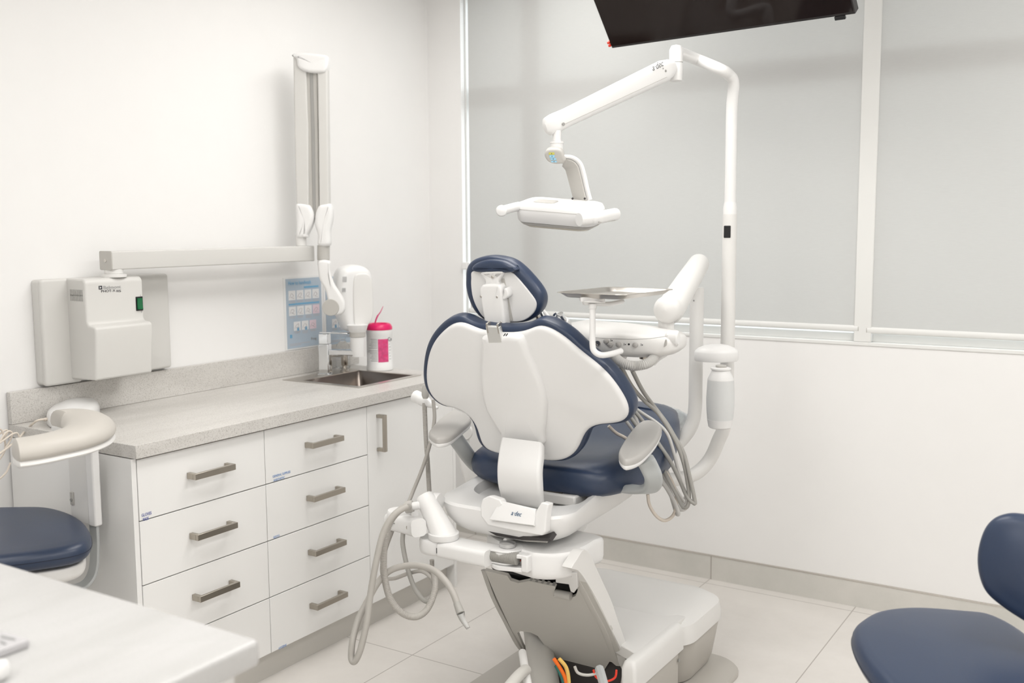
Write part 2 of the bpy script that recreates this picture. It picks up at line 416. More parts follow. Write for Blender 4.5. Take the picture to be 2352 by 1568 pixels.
for k in range(150):
    z = 1.36+k*.0086
    for dx in (0, .018):
        c = V((cxp+dx, YB-.008, z)); lathe(bm, c-V((0, 0, .0022)), UZ, [(.0006, 0), (.0021, .0012), (.0021, .0032), (.0006, .0044)], 6)
part('bead_chain', bm, FRAME, bt); bt.children[-1]['kind'] = 'stuff'
bm = B(); box(bm, cxp-.008, cxp+.026, YB-.022, YB, 1.325, 1.36); part('chain_tensioner', bm, PLAS, bt, bevel=.004)
# ceiling lights, the corner one added as fill
for i, (x, y) in enumerate(LAMPS):
    t = thing('ceiling_light', ['square edged white ceiling light panel over the counter drawers', 'white ceiling light panel over the right stool', 'white ceiling light panel over the dental chair', 'white ceiling light panel by the right blind', 'white ceiling light panel behind the photographer, left', 'white ceiling light panel behind the photographer, right', 'added white fill light panel brightening the corner over the sink'][i], 'ceiling light', (x, y, CEIL-.012), 'ceiling light panels')
    bm = B()
    for s in (-1, 1):
        box(bm, x+s*.305-.01, x+s*.305+.01, y-.615, y+.615, CEIL-.014, CEIL-.0005); box(bm, x-.295, x+.295, y+s*.605-.01, y+s*.605+.01, CEIL-.014, CEIL-.0005)
    part('frame', bm, FRAME, t); part('diffuser', box(B(), x-.295, x+.295, y-.595, y+.595, CEIL-.01, CEIL-.0005), LTP, t)
# ================================================================ CABINETS AND COUNTER
FX = -2.450          # plane of the drawer fronts
CY0, CY1, CY2, CY3 = 1.840, 2.338, 2.855, 3.400
ZT = .872            # top of the fronts
def handle_h(y0, y1, z, d):
    bm = B(); X0, X1 = FX+.001, FX+.040
    box(bm, X1-.011, X1, y0, y1, z-.008, z+.011)
    box(bm, X0, X1-.0112, y0, y0+.013, z-.008, z+.011); box(bm, X0, X1-.0112, y1-.013, y1, z-.008, z+.011)
    part('handle', bm, NICK, d, bevel=.001)
def bank(y0, y1, label, hz, left=False):
    t = thing('drawer_cabinet', label, 'cabinet', ((XL+FX)/2, (y0+y1)/2, 0), 'white base cabinets under the worktop')
    bm = B(); ys = y0-(.018 if left else 0)
    box(bm, XL+.01, FX-.021, y0, y1, .1, ZT+.0)
    if left: box(bm, XL+.01, FX-.001, ys, y0-.0015, .0, ZT)
    part('body', bm, LAM, t)
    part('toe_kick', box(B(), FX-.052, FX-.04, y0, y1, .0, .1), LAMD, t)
    zs = [ZT-.003, .685, .491, .296, .102]
    out = []
    for k in range(4):
        d = part('drawer', box(B(), FX-.019, FX, y0+.0015, y1-.0015, zs[k+1]+.0017, zs[k]-.0017), LAM, t, bevel=.001)
        ym = (y0+y1)/2+.0; hz_ = zs[k+1]+(zs[k]-zs[k+1])*.53
        handle_h(ym-.073, ym+.087 if left else ym+.087, hz_, d)
        out.append(d)
    return t, out
ta, da = bank(CY0, CY1, 'white four drawer cabinet at the left end, top drawer lettered GLOVES MASK', 0, True)
tb, db = bank(CY1, CY2, 'white four drawer cabinet in the middle, lettered GENERAL SUPPLIES, RESTO and HYGIENE', 0)
AY, AZ = YA, UZ
def dtext(s, px, py, h, d, m, pe):
    p = at(px, py, X=FX+.0005); text(s, h*.74, p, AY, AZ, m, d, 'lettering', fit=at(pe, py, X=FX).y-p.y)
dtext('GLOVES', 325, 1187, .0175, da[0], INKB, 348); dtext('MASK', 328, 1196.5, .0175, da[0], INKB, 342)
dtext('GENERAL SUPPLIES', 626, 1097, .0155, db[0], INKP, 667); dtext('ANESTHETIC', 628, 1106, .0155, db[0], INKP, 654)
dtext('RESTO', 628, 1237, .0155, db[1], INKP, 642); dtext('HYGIENE', 640, 1492, .017, db[3], INKP, 658)
t = thing('sink_cabinet', 'white cabinet with one tall door under the sink, nearest the window wall', 'cabinet', ((XL+FX)/2, 3.13, 0), 'white base cabinets under the worktop')
bm = B(); box(bm, XL+.01, FX-.021, CY2, CY3, .1, .70)
part('body', bm, LAM, t)
bm = B(); box(bm, XL+.01, FX+.0, CY3+.0015, CY3+.019, 0, ZT); part('end_panel', bm, LAM, t, bevel=.001)
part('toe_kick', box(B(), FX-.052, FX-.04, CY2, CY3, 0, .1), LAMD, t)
dr = part('door', box(B(), FX-.019, FX, CY2+.0015, CY3-.0015, .1037, ZT-.0047), LAM, t, bevel=.001)
bm = B(); yh = at(883, 960, X=FX+.035).y; zh0 = at(886, 1037, X=FX+.035).z; zh1 = at(882, 953, X=FX+.035).z
box(bm, FX+.029, FX+.040, yh-.007, yh+.009, zh0, zh1); box(bm, FX+.001, FX+.0288, yh-.007, yh+.009, zh0, zh0+.013); box(bm, FX+.001, FX+.0288, yh-.007, yh+.009, zh1-.013, zh1)
part('handle', bm, NICK, dr, bevel=.001)
# worktop with sink cut-out, and the splashback
WF = -2.432; WYA, WYB = 1.826, 3.455
sx0, sx1, sy0, sy1 = -2.962, -2.580, 2.965, 3.332
t = thing('worktop', 'long speckled grey stone worktop over the white drawer cabinets', 'countertop', (-2.75, 2.65, .874))
bm = B(); z0, z1 = .874, .914
def ring_slab(bm, X0, X1, Y0, Y1, hx0, hx1, hy0, hy1, z0, z1):
    o = [(X0, Y0), (X1, Y0), (X1, Y1), (X0, Y1)]; h = [(hx0, hy0), (hx1, hy0), (hx1, hy1), (hx0, hy1)]
    vs = {}
    for z in (z0, z1):
        for nme, q in (('o', o), ('h', h)):
            for i, (x, y) in enumerate(q): vs[nme, i, z] = bm.verts.new((x, y, z))
    for i in range(4):
        j = (i+1) % 4
        for z in (z0, z1): bm.faces.new((vs['o', i, z], vs['o', j, z], vs['h', j, z], vs['h', i, z]))
        bm.faces.new((vs['o', i, z0], vs['o', j, z0], vs['o', j, z1], vs['o', i, z1]))
        bm.faces.new((vs['h', i, z0], vs['h', j, z0], vs['h', j, z1], vs['h', i, z1]))
ring_slab(bm, XL+.002, WF, WYA, WYB, sx0, sx1, sy0, sy1, z0, z1)
part('slab', bm, STONE, t, bevel=.0015)
solo('backsplash', box(B(), XL+.002, XL+.022, WYA, WYB+.04, .9145, 1.017), STONE, 'speckled stone backsplash strip standing on the worktop against the left wall', 'backsplash', bevel=.001)
# sink
t = thing('sink', 'small square stainless steel sink set into the worktop by the window wall', 'sink', ((sx0+sx1)/2, (sy0+sy1)/2, .74))
bm = B(); ring_slab(bm, sx0-.014, sx1+.012, sy0-.014, sy1+.012, sx0+.075, sx1-.012, sy0+.012, sy1-.012, .9145, .9165)
part('rim', bm, STEEL, t)
bx0_, bx1_, by0_, by1_ = sx0+.075, sx1-.012, sy0+.012, sy1-.012
bm = B(); w, h = bx1_-bx0_, by1_-by0_; c = V(((bx0_+bx1_)/2, (by0_+by1_)/2, 0))
rings = []
for z, s, r in ((.9145, 0, .02), (.78, .0, .02), (.757, .006, .022), (.75, .022, .03)):
    rings.append([p+V((0, 0, z)) for p in rrect(c, XA, YA, w-2*s, h-2*s, r)])
c2 = rings[-1]; rings.append([c+V((0, 0, .748))+(p-c-V((0, 0, .75)))*.12 for p in c2])
loft(bm, rings, False, True); o = part('basin', bm, SINKM, t)
s_ = o.modifiers.new('solid', 'SOLIDIFY'); s_.thickness = .0012; s_.offset = 1
part('drain', cyl(B(), c+V((0, 0, .7485)), c+V((0, 0, .752)), .022), CHROME, t)
# faucet
f0 = at(748, 860, Z=.9165); f0 = V((f0.x, f0.y, .9165))
t = thing('faucet', 'square chrome mixer faucet with flat lever at the back left of the sink', 'faucet', f0)
sd = V((.93, .37, 0)).normalized(); sn = V((-sd.y, sd.x, 0))
bm = B(); obox(bm, f0+UZ*.003, sd, sn, UZ, .052, .052, .006); part('base_plate', bm, CHROME, t, bevel=.001)
bm = B(); obox(bm, f0+UZ*.068, sd, sn, UZ, .043, .043, .124); part('column', bm, CHROME, t, bevel=.003, seg=3)
bm = B(); obox(bm, f0+UZ*.152, sd, sn, UZ, .040, .040, .044); part('cartridge_housing', bm, CHROME, t, bevel=.003, seg=3)
bm = B(); obox(bm, f0+sd*.083+UZ*.096, sd, sn, UZ, .122, .040, .022); part('spout', bm, CHROME, t, bevel=.003, seg=3)
part('aerator', cyl(B(), f0+sd*.128+UZ*.0845, f0+sd*.128+UZ*.079, .011), DARKM, t)
bm = B(); obox(bm, f0+sd*.045+UZ*.178, (sd-UZ*.03).normalized(), sn, (UZ+sd*.03).normalized(), .125, .036, .006); part('lever', bm, CHROME, t, bevel=.002)
# soap pump in the sink rim
p0 = at(792, 853, Z=.9165)
t = thing('soap_dispenser', 'short brushed metal soap pump standing on the sink rim right of the faucet', 'soap dispenser', p0)
part('base', lathe(B(), p0, UZ, [(.021, 0), (.021, .003), (.016, .007), (.0095, .016), (.009, .026)], 28), NICK, t)
part('head', lathe(B(), p0+UZ*.027, UZ, [(.013, 0), (.0145, .002), (.0145, .045), (.013, .047)], 28), NICK, t)
bm = B(); tube(bm, [p0+UZ*.066, p0+UZ*.066-sd*.05, p0+UZ*.062-sd*.06], .0035, 10); part('spout', bm, NICK, t)
# wipes canister
p0 = V((*at(873, 849, Z=.914).xy, .914)); R0 = .0575
t = thing('wipes_canister', 'white canister of disinfectant wipes with a pink lid and pink label', 'wipes canister', p0)
part('tub', lathe(B(), p0, UZ, [(R0-.004, 0), (R0, .004), (R0, .022), (R0-.0015, .024), (R0-.0015, .155), (R0-.0005, .158), (R0-.0005, .176), (R0-.004, .178)], 48), PLAS, t)
lid = part('lid', lathe(B(), p0+UZ*.178, UZ, [(R0-.001, 0), (R0-.001, .010), (R0-.007, .021), (R0-.014, .026), (R0-.022, .024), (R0-.024, .018), (.0, .018)], 48), PINKD, t, label='bright pink snap lid')
def wrap(bm, p0, R, z0, z1, a0, a1, off=.0004, n=14):
    rows = []
    for z in (z0, z1):
        rows.append([p0+V((math.cos(a0+(a1-a0)*k/n)*(R+off), math.sin(a0+(a1-a0)*k/n)*(R+off), z)) for k in range(n+1)])
    for k in range(n):
        bm.faces.new([bm.verts.new(q) for q in (rows[0][k], rows[0][k+1], rows[1][k+1], rows[1][k])])
ac = math.atan2(CP.y-p0.y, CP.x-p0.x); RL = R0-.0015
bm = B(); wrap(bm, p0, RL, .040, .140, ac-.12, ac+.72); part('pink_label', bm, PINKL, t, label='pink product panel')
bm = B()
for k in range(15):
    z = .044+k*.0065+(.003 if k > 7 else 0); L_ = random.uniform(.45, .95)
    wrap(bm, p0, RL, z, z+.0022, ac-.17-L_, ac-.17, n=8)
part('fine_print', bm, INKG, t)
bm = B()
for k in range(1, 15, 2): wrap(bm, p0, RL, .044+k*.0065, .0458+k*.0065, ac+.78, ac+.98+.05*math.sin(k), n=4)
part('fine_print', bm, INKG, t)
bm = B()
for k in (3, 4, 10, 13, 14): wrap(bm, p0, RL, .045+k*.006, .0468+k*.006, ac+.25, ac+.58, off=.0008, n=5)
part('label_lines', bm, PINKD, t)
a_ = ac+.66; nn = V((math.cos(a_), math.sin(a_), 0)); text('Ca', .02, p0+nn*(RL+.0006)+UZ*.132, UZ.cross(nn), UZ, INK, t, 'label_lettering')
tp = p0+UZ*.196+V((-.016, -.012, 0)); w1 = dep(868, 724, (tp-CP).dot(fw)); w2 = dep(880, 703, (tp-CP).dot(fw))
bm = B(); tube(bm, [tp, dep(864, 733, (tp-CP).dot(fw)), w1], .0035, 8); tube(bm, [w1, dep(874, 716, (tp-CP).dot(fw)), w2], (.003, .001), 8)
part('wipe_tip', bm, PINKL, t, label='pink wipe end sticking up')
# clear soap bottle behind the faucet
p0 = V((-3.0, 3.345, .914))
t = thing('clear_bottle', 'clear plastic soap bottle with a white label, behind the sink pump', 'bottle', p0)
part('bottle', lathe(B(), p0, UZ, [(.026, 0), (.031, .004), (.031, .085), (.027, .105), (.012, .122), (.012, .13)], 28), CLEAR, t)
part('cap', lathe(B(), p0+UZ*.131, UZ, [(.013, 0), (.013, .014), (.009, .016)], 20), CLEAR, t)
bm = B(); a_ = math.atan2(CP.y-p0.y, CP.x-p0.x); wrap(bm, p0, .031, .045, .080, a_-.9, a_+.9); part('label', bm, CARD, t)
bm = B()
for k in range(4): wrap(bm, p0, .0314, .05+k*.007, .0515+k*.007, a_-.7, a_+.7)
part('label_lines', bm, INKG, t)
# posters (in clear sleeves) on the left wall
def poster(pa, pb, label, full):
    X = XL+.004
    tl = at(*pa, X=X); br = at(*pb, X=X)
    y0, y1, z1, z0 = tl.y, br.y, tl.z, br.z; w_, h_ = y1-y0, z1-z0
    t = thing('handwash_poster', label, 'poster', (XL, (y0+y1)/2, z0), 'handwashing posters')
    part('sleeve', box(B(), XL+.0005, XL+.0025, y0-.012, y1+.008, z0-.006, z1+.006), SLEEVE, t)
    part('sheet', box(B(), XL+.003, XL+.0042, y0, y1, z0, z1), POST, t)
    Y = lambda u: y0+u*w_
    Z = lambda v: z1-v*h_
    def pq(nm, rects, m, x=.0048, grp='stuff'):
        bm = B()
        for u0, v0, u1, v1 in rects: box(bm, XL+.0044, XL+x, Y(u0), Y(u1), Z(v1), Z(v0))
        part(nm, bm, m, t)
    text('How to handwash', .024, V((XL+.0047, Y(.06), Z(.088))), YA, UZ, POSTT, t, 'title_lettering', fit=w_*.64)
    pq('heading_bar', [(.50, .12, .92, .145), (.06, .355, .93, .378)], POSTM)
    cards = [(.06+.225*i, .17, .255+.225*i, .305) for i in range(4)]+[(.06+.225*i, .40, .255+.225*i, .53) for i in range(4)]+[(.18+.225*i, .62, .375+.225*i, .75) for i in range(3)]
    for k, cc in enumerate(cards):
        if not full and cc[0] > 1: continue
        bm = B(); box(bm, XL+.0044, XL+.0050, Y(cc[0]), Y(cc[2]), Z(cc[3]), Z(cc[1]))
        c_ = part('picture_card', bm, CARDP if k in (7, 10) else CARD, t)
        bm = B(); q = [V((XL+.0052, Y(cc[0]+(cc[2]-cc[0])*u), Z(cc[1]+(cc[3]-cc[1])*v))) for u, v in
                       ((.15, .75), (.3, .45), (.45+.1*math.sin(k), .3), (.7, .4+.15*math.cos(k*2)), (.6, .65), (.35, .7+.1*math.sin(k*3)), (.8, .85))]
        tube(bm, q, .0009, 5, 4); part('hand_drawing', bm, SKINL, c_)
        if k in (8, 9):
            bm = B(); box(bm, XL+.0052, XL+.0056, Y(cc[0]+.09), Y(cc[0]+.15), Z(cc[3]), Z(cc[3]-.045)); part('tap_drawing', bm, POSTM, c_)
    lines = []
    for k, cc in enumerate(cards):
        for j in range(2 if k % 3 else 3): lines.append((cc[0]+.02, cc[3]+.012+j*.016, cc[2]-.02+.01*math.sin(k+j), cc[3]+.018+j*.016))
    lines += [(.06, .935, .62, .942), (.06, .955, .38, .962)]
    pq('caption_lines', lines, SKINL)
    text('Pong', .017, V((XL+.0047, Y(.66), Z(.915))), YA, UZ, INKG, t, 'maker_lettering')
    pq('logo_drop', [(.07, .80, .13, .85)], POSTM)
poster((656, 641), (741, 790), 'pale blue How to handwash poster taped left of the faucet', True)
poster((747, 636), (818, 784), 'pale blue handwash poster mostly hidden behind the x-ray head', False)

# ================================================================ DENTAL X-RAY UNIT on the left wall
pc = at(280, 760, X=XL)
t = xr = thing('dental_xray', 'grey wall mounted dental x-ray machine with folded arm and white tube head', 'x-ray machine', (XL, 2.2, 1.03))
# wall plate
y0 = at(92, 760, X=XL+.035).y; y1 = at(388, 740, X=XL+.03).y
z0 = at(195, 873, X=XL+.04).z; z1 = at(190, 638, X=XL+.04).z
pl = pad(B(), rrect(V((XL+.001, (y0+y1)/2, (z0+z1)/2)), YA, UZ, y1-y0, z1-z0, .012), XA, .038, .010, n_smooth=0, rings=2, rb=.001)
part('wall_plate', pl, XG, t)
# left cover panel in front of the plate
ym = at(185, 760, X=XL+.05).y
pl = pad(B(), rrect(V((XL+.036, (y0+ym)/2, (z0+z1)/2)), YA, UZ, ym-y0, z1-z0+.004, .012), XA, .016, .010, n_smooth=0, rings=2, rb=.001)
part('side_cover', pl, XG, t)
# power box: profile in XZ swept along Y
yb0 = at(190, 760, X=XL+.09).y; yb1 = at(335, 700, X=XL+.14).y
bx = .148
zt = at(210, 640, X=XL+bx).z; zl = at(220, 752, X=XL+bx+.01).z; zb = at(255, 872, X=XL+bx+.03).z
prof = [(0.04, zb), (bx+.030, zb+.004), (bx+.044, zl-.02), (bx+.042, zl+.001), (bx+.030, zl+.006), (bx+.006, zl+.008), (bx, zl+.022), (bx, zt-.012), (bx-.010, zt), (.04, zt)]
ya, yb_ = at(200, 700, X=XL+bx).y, at(330, 700, X=XL+bx).y
bm = prism(B(), [V((XL+x, ya-.004, z)) for x, z in prof], V((0, yb_-ya+.004, 0)))
part('power_box', bm, XG, t, bevel=.007, seg=4)
yc = at(186, 700, X=XL+.06).y
bm = box(B(), XL+.035, XL+bx-.06, yc+.004, ya+.002, zb+.002, zt-.002); part('box_side', bm, XG, t, bevel=.004)
bm = B()
for r in range(2):
    for k in range(9):
        zz = at(192, 663+r*12, X=XL+.08).z; yy = ya-.0046
        xx = XL+.07+k*.0075; box(bm, xx, xx+.002, yy-.0008, yy+.001, zz-.020, zz)
part('vent_slots', bm, GREYM, t)
# lettering
X1 = XL+bx+.0005
p = at(237, 664, X=X1); text('Belmont', .0155, p, YA, UZ, INKG, t, 'brand_lettering', fit=at(278, 664, X=X1).y-p.y)
p = at(227, 665.5, X=X1)
bm = B(); box(bm, X1-.0004, X1+.0004, p.y, p.y+.013, p.z+.001, p.z+.013); lg = part('brand_mark', bm, INK, t)
bm = B(); a = V((X1+.0008, p.y+.0035, p.z+.0035)); prism(bm, [a, a+V((0, .006, .0035)), a+V((0, 0, .007))], V((.0003, 0, 0))); part('mark_arrow', bm, PLASW, lg)
p = at(232, 671.5, X=X1); text('PHOT-X', .0112, p, YA, UZ, INK, t, 'model_lettering', fit=at(265, 671, X=X1).y-p.y)
p = at(267, 670.8, X=X1); text('IIS', .0112, p, YA, UZ, INK, t, 'model_lettering', fit=at(278, 671, X=X1).y-p.y)
p = at(320, 697, X=X1)
bm = box(B(), X1-.001, X1+.0015, p.y-.014, p.y+.014, p.z-.024, p.z+.024); sw = part('power_switch', bm, DARK, t, label='black framed rocker switch', bevel=.001)
bm = prism(B(), [V((X1+.0016, p.y-.010, p.z-.019)), V((X1+.007, p.y-.010, p.z-.019)), V((X1+.0035, p.y-.010, p.z)), V((X1+.005, p.y-.010, p.z+.019)), V((X1+.0016, p.y-.010, p.z+.019))], V((0, .020, 0)))
part('rocker', bm, GREEN, sw, label='green rocker')
p = at(322, 681, X=X1); text('I', .011, p, YA, UZ, INKG, t, 'switch_mark'); p = at(323.5, 717.5, X=X1); text('0', .011, p, YA, UZ, INKG, t, 'switch_mark')
# pivot and horizontal arm
AX = XL+.115   # arm centre plane
pv = at(262, 632, X=AX); pv.z = zt
part('pivot_flange', lathe(B(), pv, UZ, [(.040, 0), (.040, .008), (.034, .011)], 32), PLASW, t)
za0, za1 = at(258, 620, X=AX+.03).z, at(258, 577, X=AX+.03).z
part('pivot_collar', cyl(B(), pv+UZ*.011, V((pv.x, pv.y, za0+.004)), .030), PLASW, t)
ya0, ya1 = at(258, 600, X=AX+.03).y, at(720, 585, X=AX+.03).y
bm = B(); rings = []
for y in (ya0, ya1): rings.append([V((0, y, 0))+p for p in rrect(V((AX, 0, (za0+za1)/2)), XA, UZ, .062, za1-za0, .005)])
loft(bm, rings); part('horizontal_arm', bm, XG, t, label='long square wall arm')
for y, s in ((ya0, -1), (ya1, 1)):
    bm = pad(B(), rrect(V((AX, y, (za0+za1)/2)), XA, UZ, .064, za1-za0+.002, .006), V((0, s, 0)), .005, .002, n_smooth=0, rings=2)
    part('end_cap', bm, GREYL if s < 0 else PLASW, t)
part('cap_screw', cyl(B(), V((AX, ya0-.0045, (za0+za1)/2)), V((AX, ya0-.0065, (za0+za1)/2)), .006), STEEL, t)
# folded vertical arm: works in a plane turned towards the room
p0 = V((AX, at(692, 555, X=AX).y, 0)); n = BACK
def TR(name, pxs, m, thick, r, off=0, ns=5, lab=None, **k):
    return part(name, traced(B(), pxs, p0, n, thick, r, ns, off, **k), m, t, label=lab)
q = hit(692, 566, p0, n); qz = V((q.x, q.y, za1)); q2 = hit(693, 540, p0, n)
part('shoulder_post', cyl(B(), qz, V((q.x, q.y, q2.z)), .0215), PLASW, t)
TR('lower_shoulder', [(679, 468), (700, 467), (712, 473), (719, 487), (720, 503), (714, 522), (706, 538), (704, 545), (681, 545), (680, 520), (679, 495)], PLAS, .060, .016, off=.032)
TR('arm_beam', [(673, 128), (702, 128), (708, 300), (709, 475), (681, 475), (676, 300)], XG, .055, .006, off=.026, ns=0)
TR('arm_beam', [(728, 130), (751, 132), (753, 300), (755, 478), (733, 478), (731, 300)], XG, .055, .006, off=.026, ns=0)
TR('cable_channel', [(703, 160), (729, 160), (733, 478), (722, 505), (716, 500), (709, 478), (706, 300)], GREYL, .040, .003, off=.014, ns=0)
TR('channel_groove', [(711.5, 168), (718.5, 168), (723, 300), (725, 478), (722, 503), (718.5, 478), (715, 300)], GREYM, .010, .001, off=.0165, ns=0)
TR('top_cap', [(670, 124), (690, 120), (720, 122), (748, 126), (753, 136), (752, 152), (746, 164), (735, 167), (710, 166), (692, 160), (682, 150), (680, 135)], PLAS, .072, .012, off=.038)
TR('cap_slot', [(671, 126), (679, 123.5), (679, 126), (671, 128.5)], DARK, .06, .0005, off=.02, ns=0)
TR('upper_shoulder', [(745, 468), (758, 468), (763, 480), (762, 505), (757, 530), (756, 563), (730, 563), (729, 540), (722, 515), (724, 488), (732, 472)], PLAS, .060, .016, off=.034)
q = hit(743, 563, p0, n); q2 = hit(743, 597, p0, n)
part('swivel_collar', cyl(B(), q, q2, .0255), GREYL, t, label='mid grey swivel collar')
q3 = hit(743, 610, p0, n); part('neck', cyl(B(), q2, q3, .0245), PLAS, t)
TR('yoke', [(731, 600), (757, 600), (757, 622), (766, 650), (782, 676), (791, 694), (791, 712), (783, 722), (768, 724), (756, 712), (752, 690), (746, 665), (736, 648), (731, 632)], PLAS, .030, .011, off=.062)
q = hit(770.5, 703, p0, n); cdn = (n-RT*.15).normalized()
part('yoke_disc', cyl(B(), hit(766, 703, p0, n)+n*.0, hit(766, 703, p0, n)+n*.068, .034, 32), GREYL, t, label='round grey joint cover')
# tube head
hn = (BACK+RT*.45).normalized()
ph = p0-n*.02
def TH(name, pxs, m, thick, r, off=0, ns=6, lab=None, par=None, **k):
    return part(name, traced(B(), pxs, ph, hn, thick, r, ns, off, **k), m, par or t, label=lab)
hd = TH('tube_head', [(800, 612), (824, 609), (846, 616), (857, 632), (861, 665), (861, 710), (857, 735), (846, 752), (838, 762), (802, 762), (790, 745), (780, 720), (775, 680), (778, 640), (786, 620)], PLAS, .125, .035, off=.03)
TH('head_pad', [(816, 633), (830, 628), (846, 630), (855, 645), (858, 690), (857, 725), (848, 744), (828, 752), (815, 745), (812, 700), (812, 655)], PLASW, .012, .006, off=.036)
bm = B()
for k in range(6):
    a, c_ = hit(787.5+k*1.7, 635, ph+hn*.031, hn), hit(787+k*1.7, 648, ph+hn*.031, hn); tube(bm, [a, c_], .0006, 5, 1, False)
part('head_lettering', bm, INKG, hd); bm = B()
for k in range(5):
    a, c_ = hit(786.5+k*1.7, 661, ph+hn*.031, hn), hit(786.3+k*1.7, 671-k % 2*2, ph+hn*.031, hn); tube(bm, [a, c_], .0008, 5, 1, False)
part('head_lettering', bm, INKG, hd)
hc = ph-hn*.033
q = hit(821, 760, hc, n); q.z = hit(821, 760, hc, n).z
def vdown(py): return V((q.x, q.y, hit(821, py, hc, n).z))
part('head_neck', lathe(B(), vdown(762), UZ, [(.034, 0), (.038, .008), (.045, .03)], 32), PLAS, t)
part('cone_ring', cyl(B(), vdown(773), vdown(761), .034, 36), GREYL, t, label='grey cone ring')
part('cone', lathe(B(), vdown(818), UZ, [(.027, 0), (.029, 0), (.031, vdown(773).z-vdown(818).z), (.028, vdown(773).z-vdown(818).z)], 36), PLAS, t, label='white open cone')

# ================================================================ WHITE DEVICE with cream cable on the worktop end
p0 = at(172, 966, Z=.914)
t = thing('curing_station', 'low white plastic desktop device behind the taupe stool armrest', 'dental device', V((p0.x, p0.y, .914)))
bot = [at(*p, Z=.915) for p in ((109, 962), (112, 975), (150, 985), (205, 972), (231, 955), (222, 946), (170, 946), (125, 950))]
ztop = .972
def dz(px, py, z): return at(px, py, Z=z)
base = [at(108, 968, Z=.915), at(125, 985, Z=.915), at(180, 980, Z=.915), at(228, 953, Z=.915), at(215, 940, Z=.915), at(150, 944, Z=.915)]
top = [at(112, 943, Z=.955), at(135, 950, Z=.945), at(185, 945, Z=.955), at(218, 935, Z=.935), at(200, 925, Z=.965), at(160, 921, Z=.975)]
hb = part('housing', pad(B(), base, UZ, .046, .024, n_smooth=3, rb=.004, rings=4, dome=.012, rk=3), PLAS, t)
p = at(147, 937, Z=.962)
bm = B(); obox(bm, p+V((.0, 0, .0)), XA, YA, UZ, .006, .014, .003); part('slot', bm, DARK, t)
cp_ = [at(110, 962, Z=.935), at(85, 966, Z=.935), at(62, 985, X=-2.98), at(44, 1005, X=-2.95), at(20, 1026, X=-2.9), at(-15, 1052, X=-2.85)]
bm = B(); tube(bm, cp_, .0035, 8); part('cable', bm, CABLE, t, label='cream cable')
bm = B(); tube(bm, [cp_[0]+(cp_[0]-cp_[1])*.3, cp_[0], cp_[0]+(cp_[1]-cp_[0])*.35], .0055, 10); part('plug', bm, CABLE, t)
for k, lp in enumerate([[(44, 1005), (40, 995), (30, 996), (15, 1006), (-10, 1024)], [(12, 1030), (24, 1010), (28, 995), (20, 990), (8, 1000), (-8, 1030)], [(-5, 1060), (12, 1030), (5, 990), (-8, 985)], [(5, 1010), (18, 992), (12, 988), (-6, 1000)], [(24, 1062), (14, 1085), (-6, 1104)]]):
    bm = B(); tube(bm, [at(x, y, X=-2.9-.012*k) for x, y in lp], .003, 8); part('coiled_cable', bm, CABLE, t)
# ================================================================ DENTAL CHAIR (axis parallel to the left wall, head end towards the camera)
CX = -1.565
t = ch = thing('dental_chair', 'navy and white dental treatment chair seen from behind in the middle of the room', 'dental chair', (CX, 2.95, 0))
# ---- backrest, leaning back
SL = .33; nb = V((0, -1, -SL)).normalized(); pb = V((CX, 2.55, .85))
OUT = [(1118, 749), (1096, 745), (1083, 737), (1072, 731), (1060, 728), (1045, 730), (1031, 736), (1018, 747), (1005, 761), (997, 773), (989, 788), (983, 807), (979.5, 826), (977.5, 845), (977, 865), (979, 882), (982, 893), (989, 906), (1002, 921), (1014, 931), (1029, 937), (1049, 939.5), (1064, 945), (1079, 955), (1090, 968), (1096, 983), (1099, 1000), (1104, 1015), (1112, 1028), (1127, 1038), (1145, 1043), (1190, 1050), (1240, 1058), (1268, 1061), (1292, 1061), (1310, 1055), (1326, 1044), (1338, 1026), (1345, 1006), (1353, 990), (1368, 980), (1385, 977), (1401, 977), (1420, 975), (1435, 973), (1446, 966), (1453, 954), (1454, 938), (1449, 922), (1435, 897), (1415, 868), (1392, 842), (1369, 822), (1338, 798), (1315, 775), (1295, 759), (1272, 745), (1252, 737), (1236, 735), (1223, 740), (1211, 748), (1193, 752), (1164, 753), (1140, 752)]
cb = hit(1205, 880, pb, nb)
# smoother, evenly spaced outline
def resample(P, n):
    L = [0]; m = len(P)
    for i in range(m): L.append(L[-1]+(P[(i+1) % m]-P[i]).length)
    out = []; k = 0
    for i in range(n):
        s = L[-1]*i/n
        while L[k+1] < s: k += 1
        out.append(P[k].lerp(P[(k+1) % m], (s-L[k])/max(1e-9, L[k+1]-L[k])))
    return out
def relax(P, it=2):
    for _ in range(it): P = [(P[i-1]+P[i]*2+P[(i+1) % len(P)])/4 for i in range(len(P))]
    return P
ob_ = resample(cat([hit(x, y, pb, nb) for x, y in OUT], 4, True), 150); ob_ = relax(ob_, 2)
def wide(p, k): return p+XA*(-k*max(0, min(1, (CX-p.x)/.12)))
cush = pad(B(), [wide(p, .013)-nb*.062 for p in ob_], nb, .062, .012, n_smooth=0, rb=.03, rings=4, centre=cb-nb*.062)
backrest = part('backrest', cush, NAVY, ch, label='navy upholstered backrest cushion')
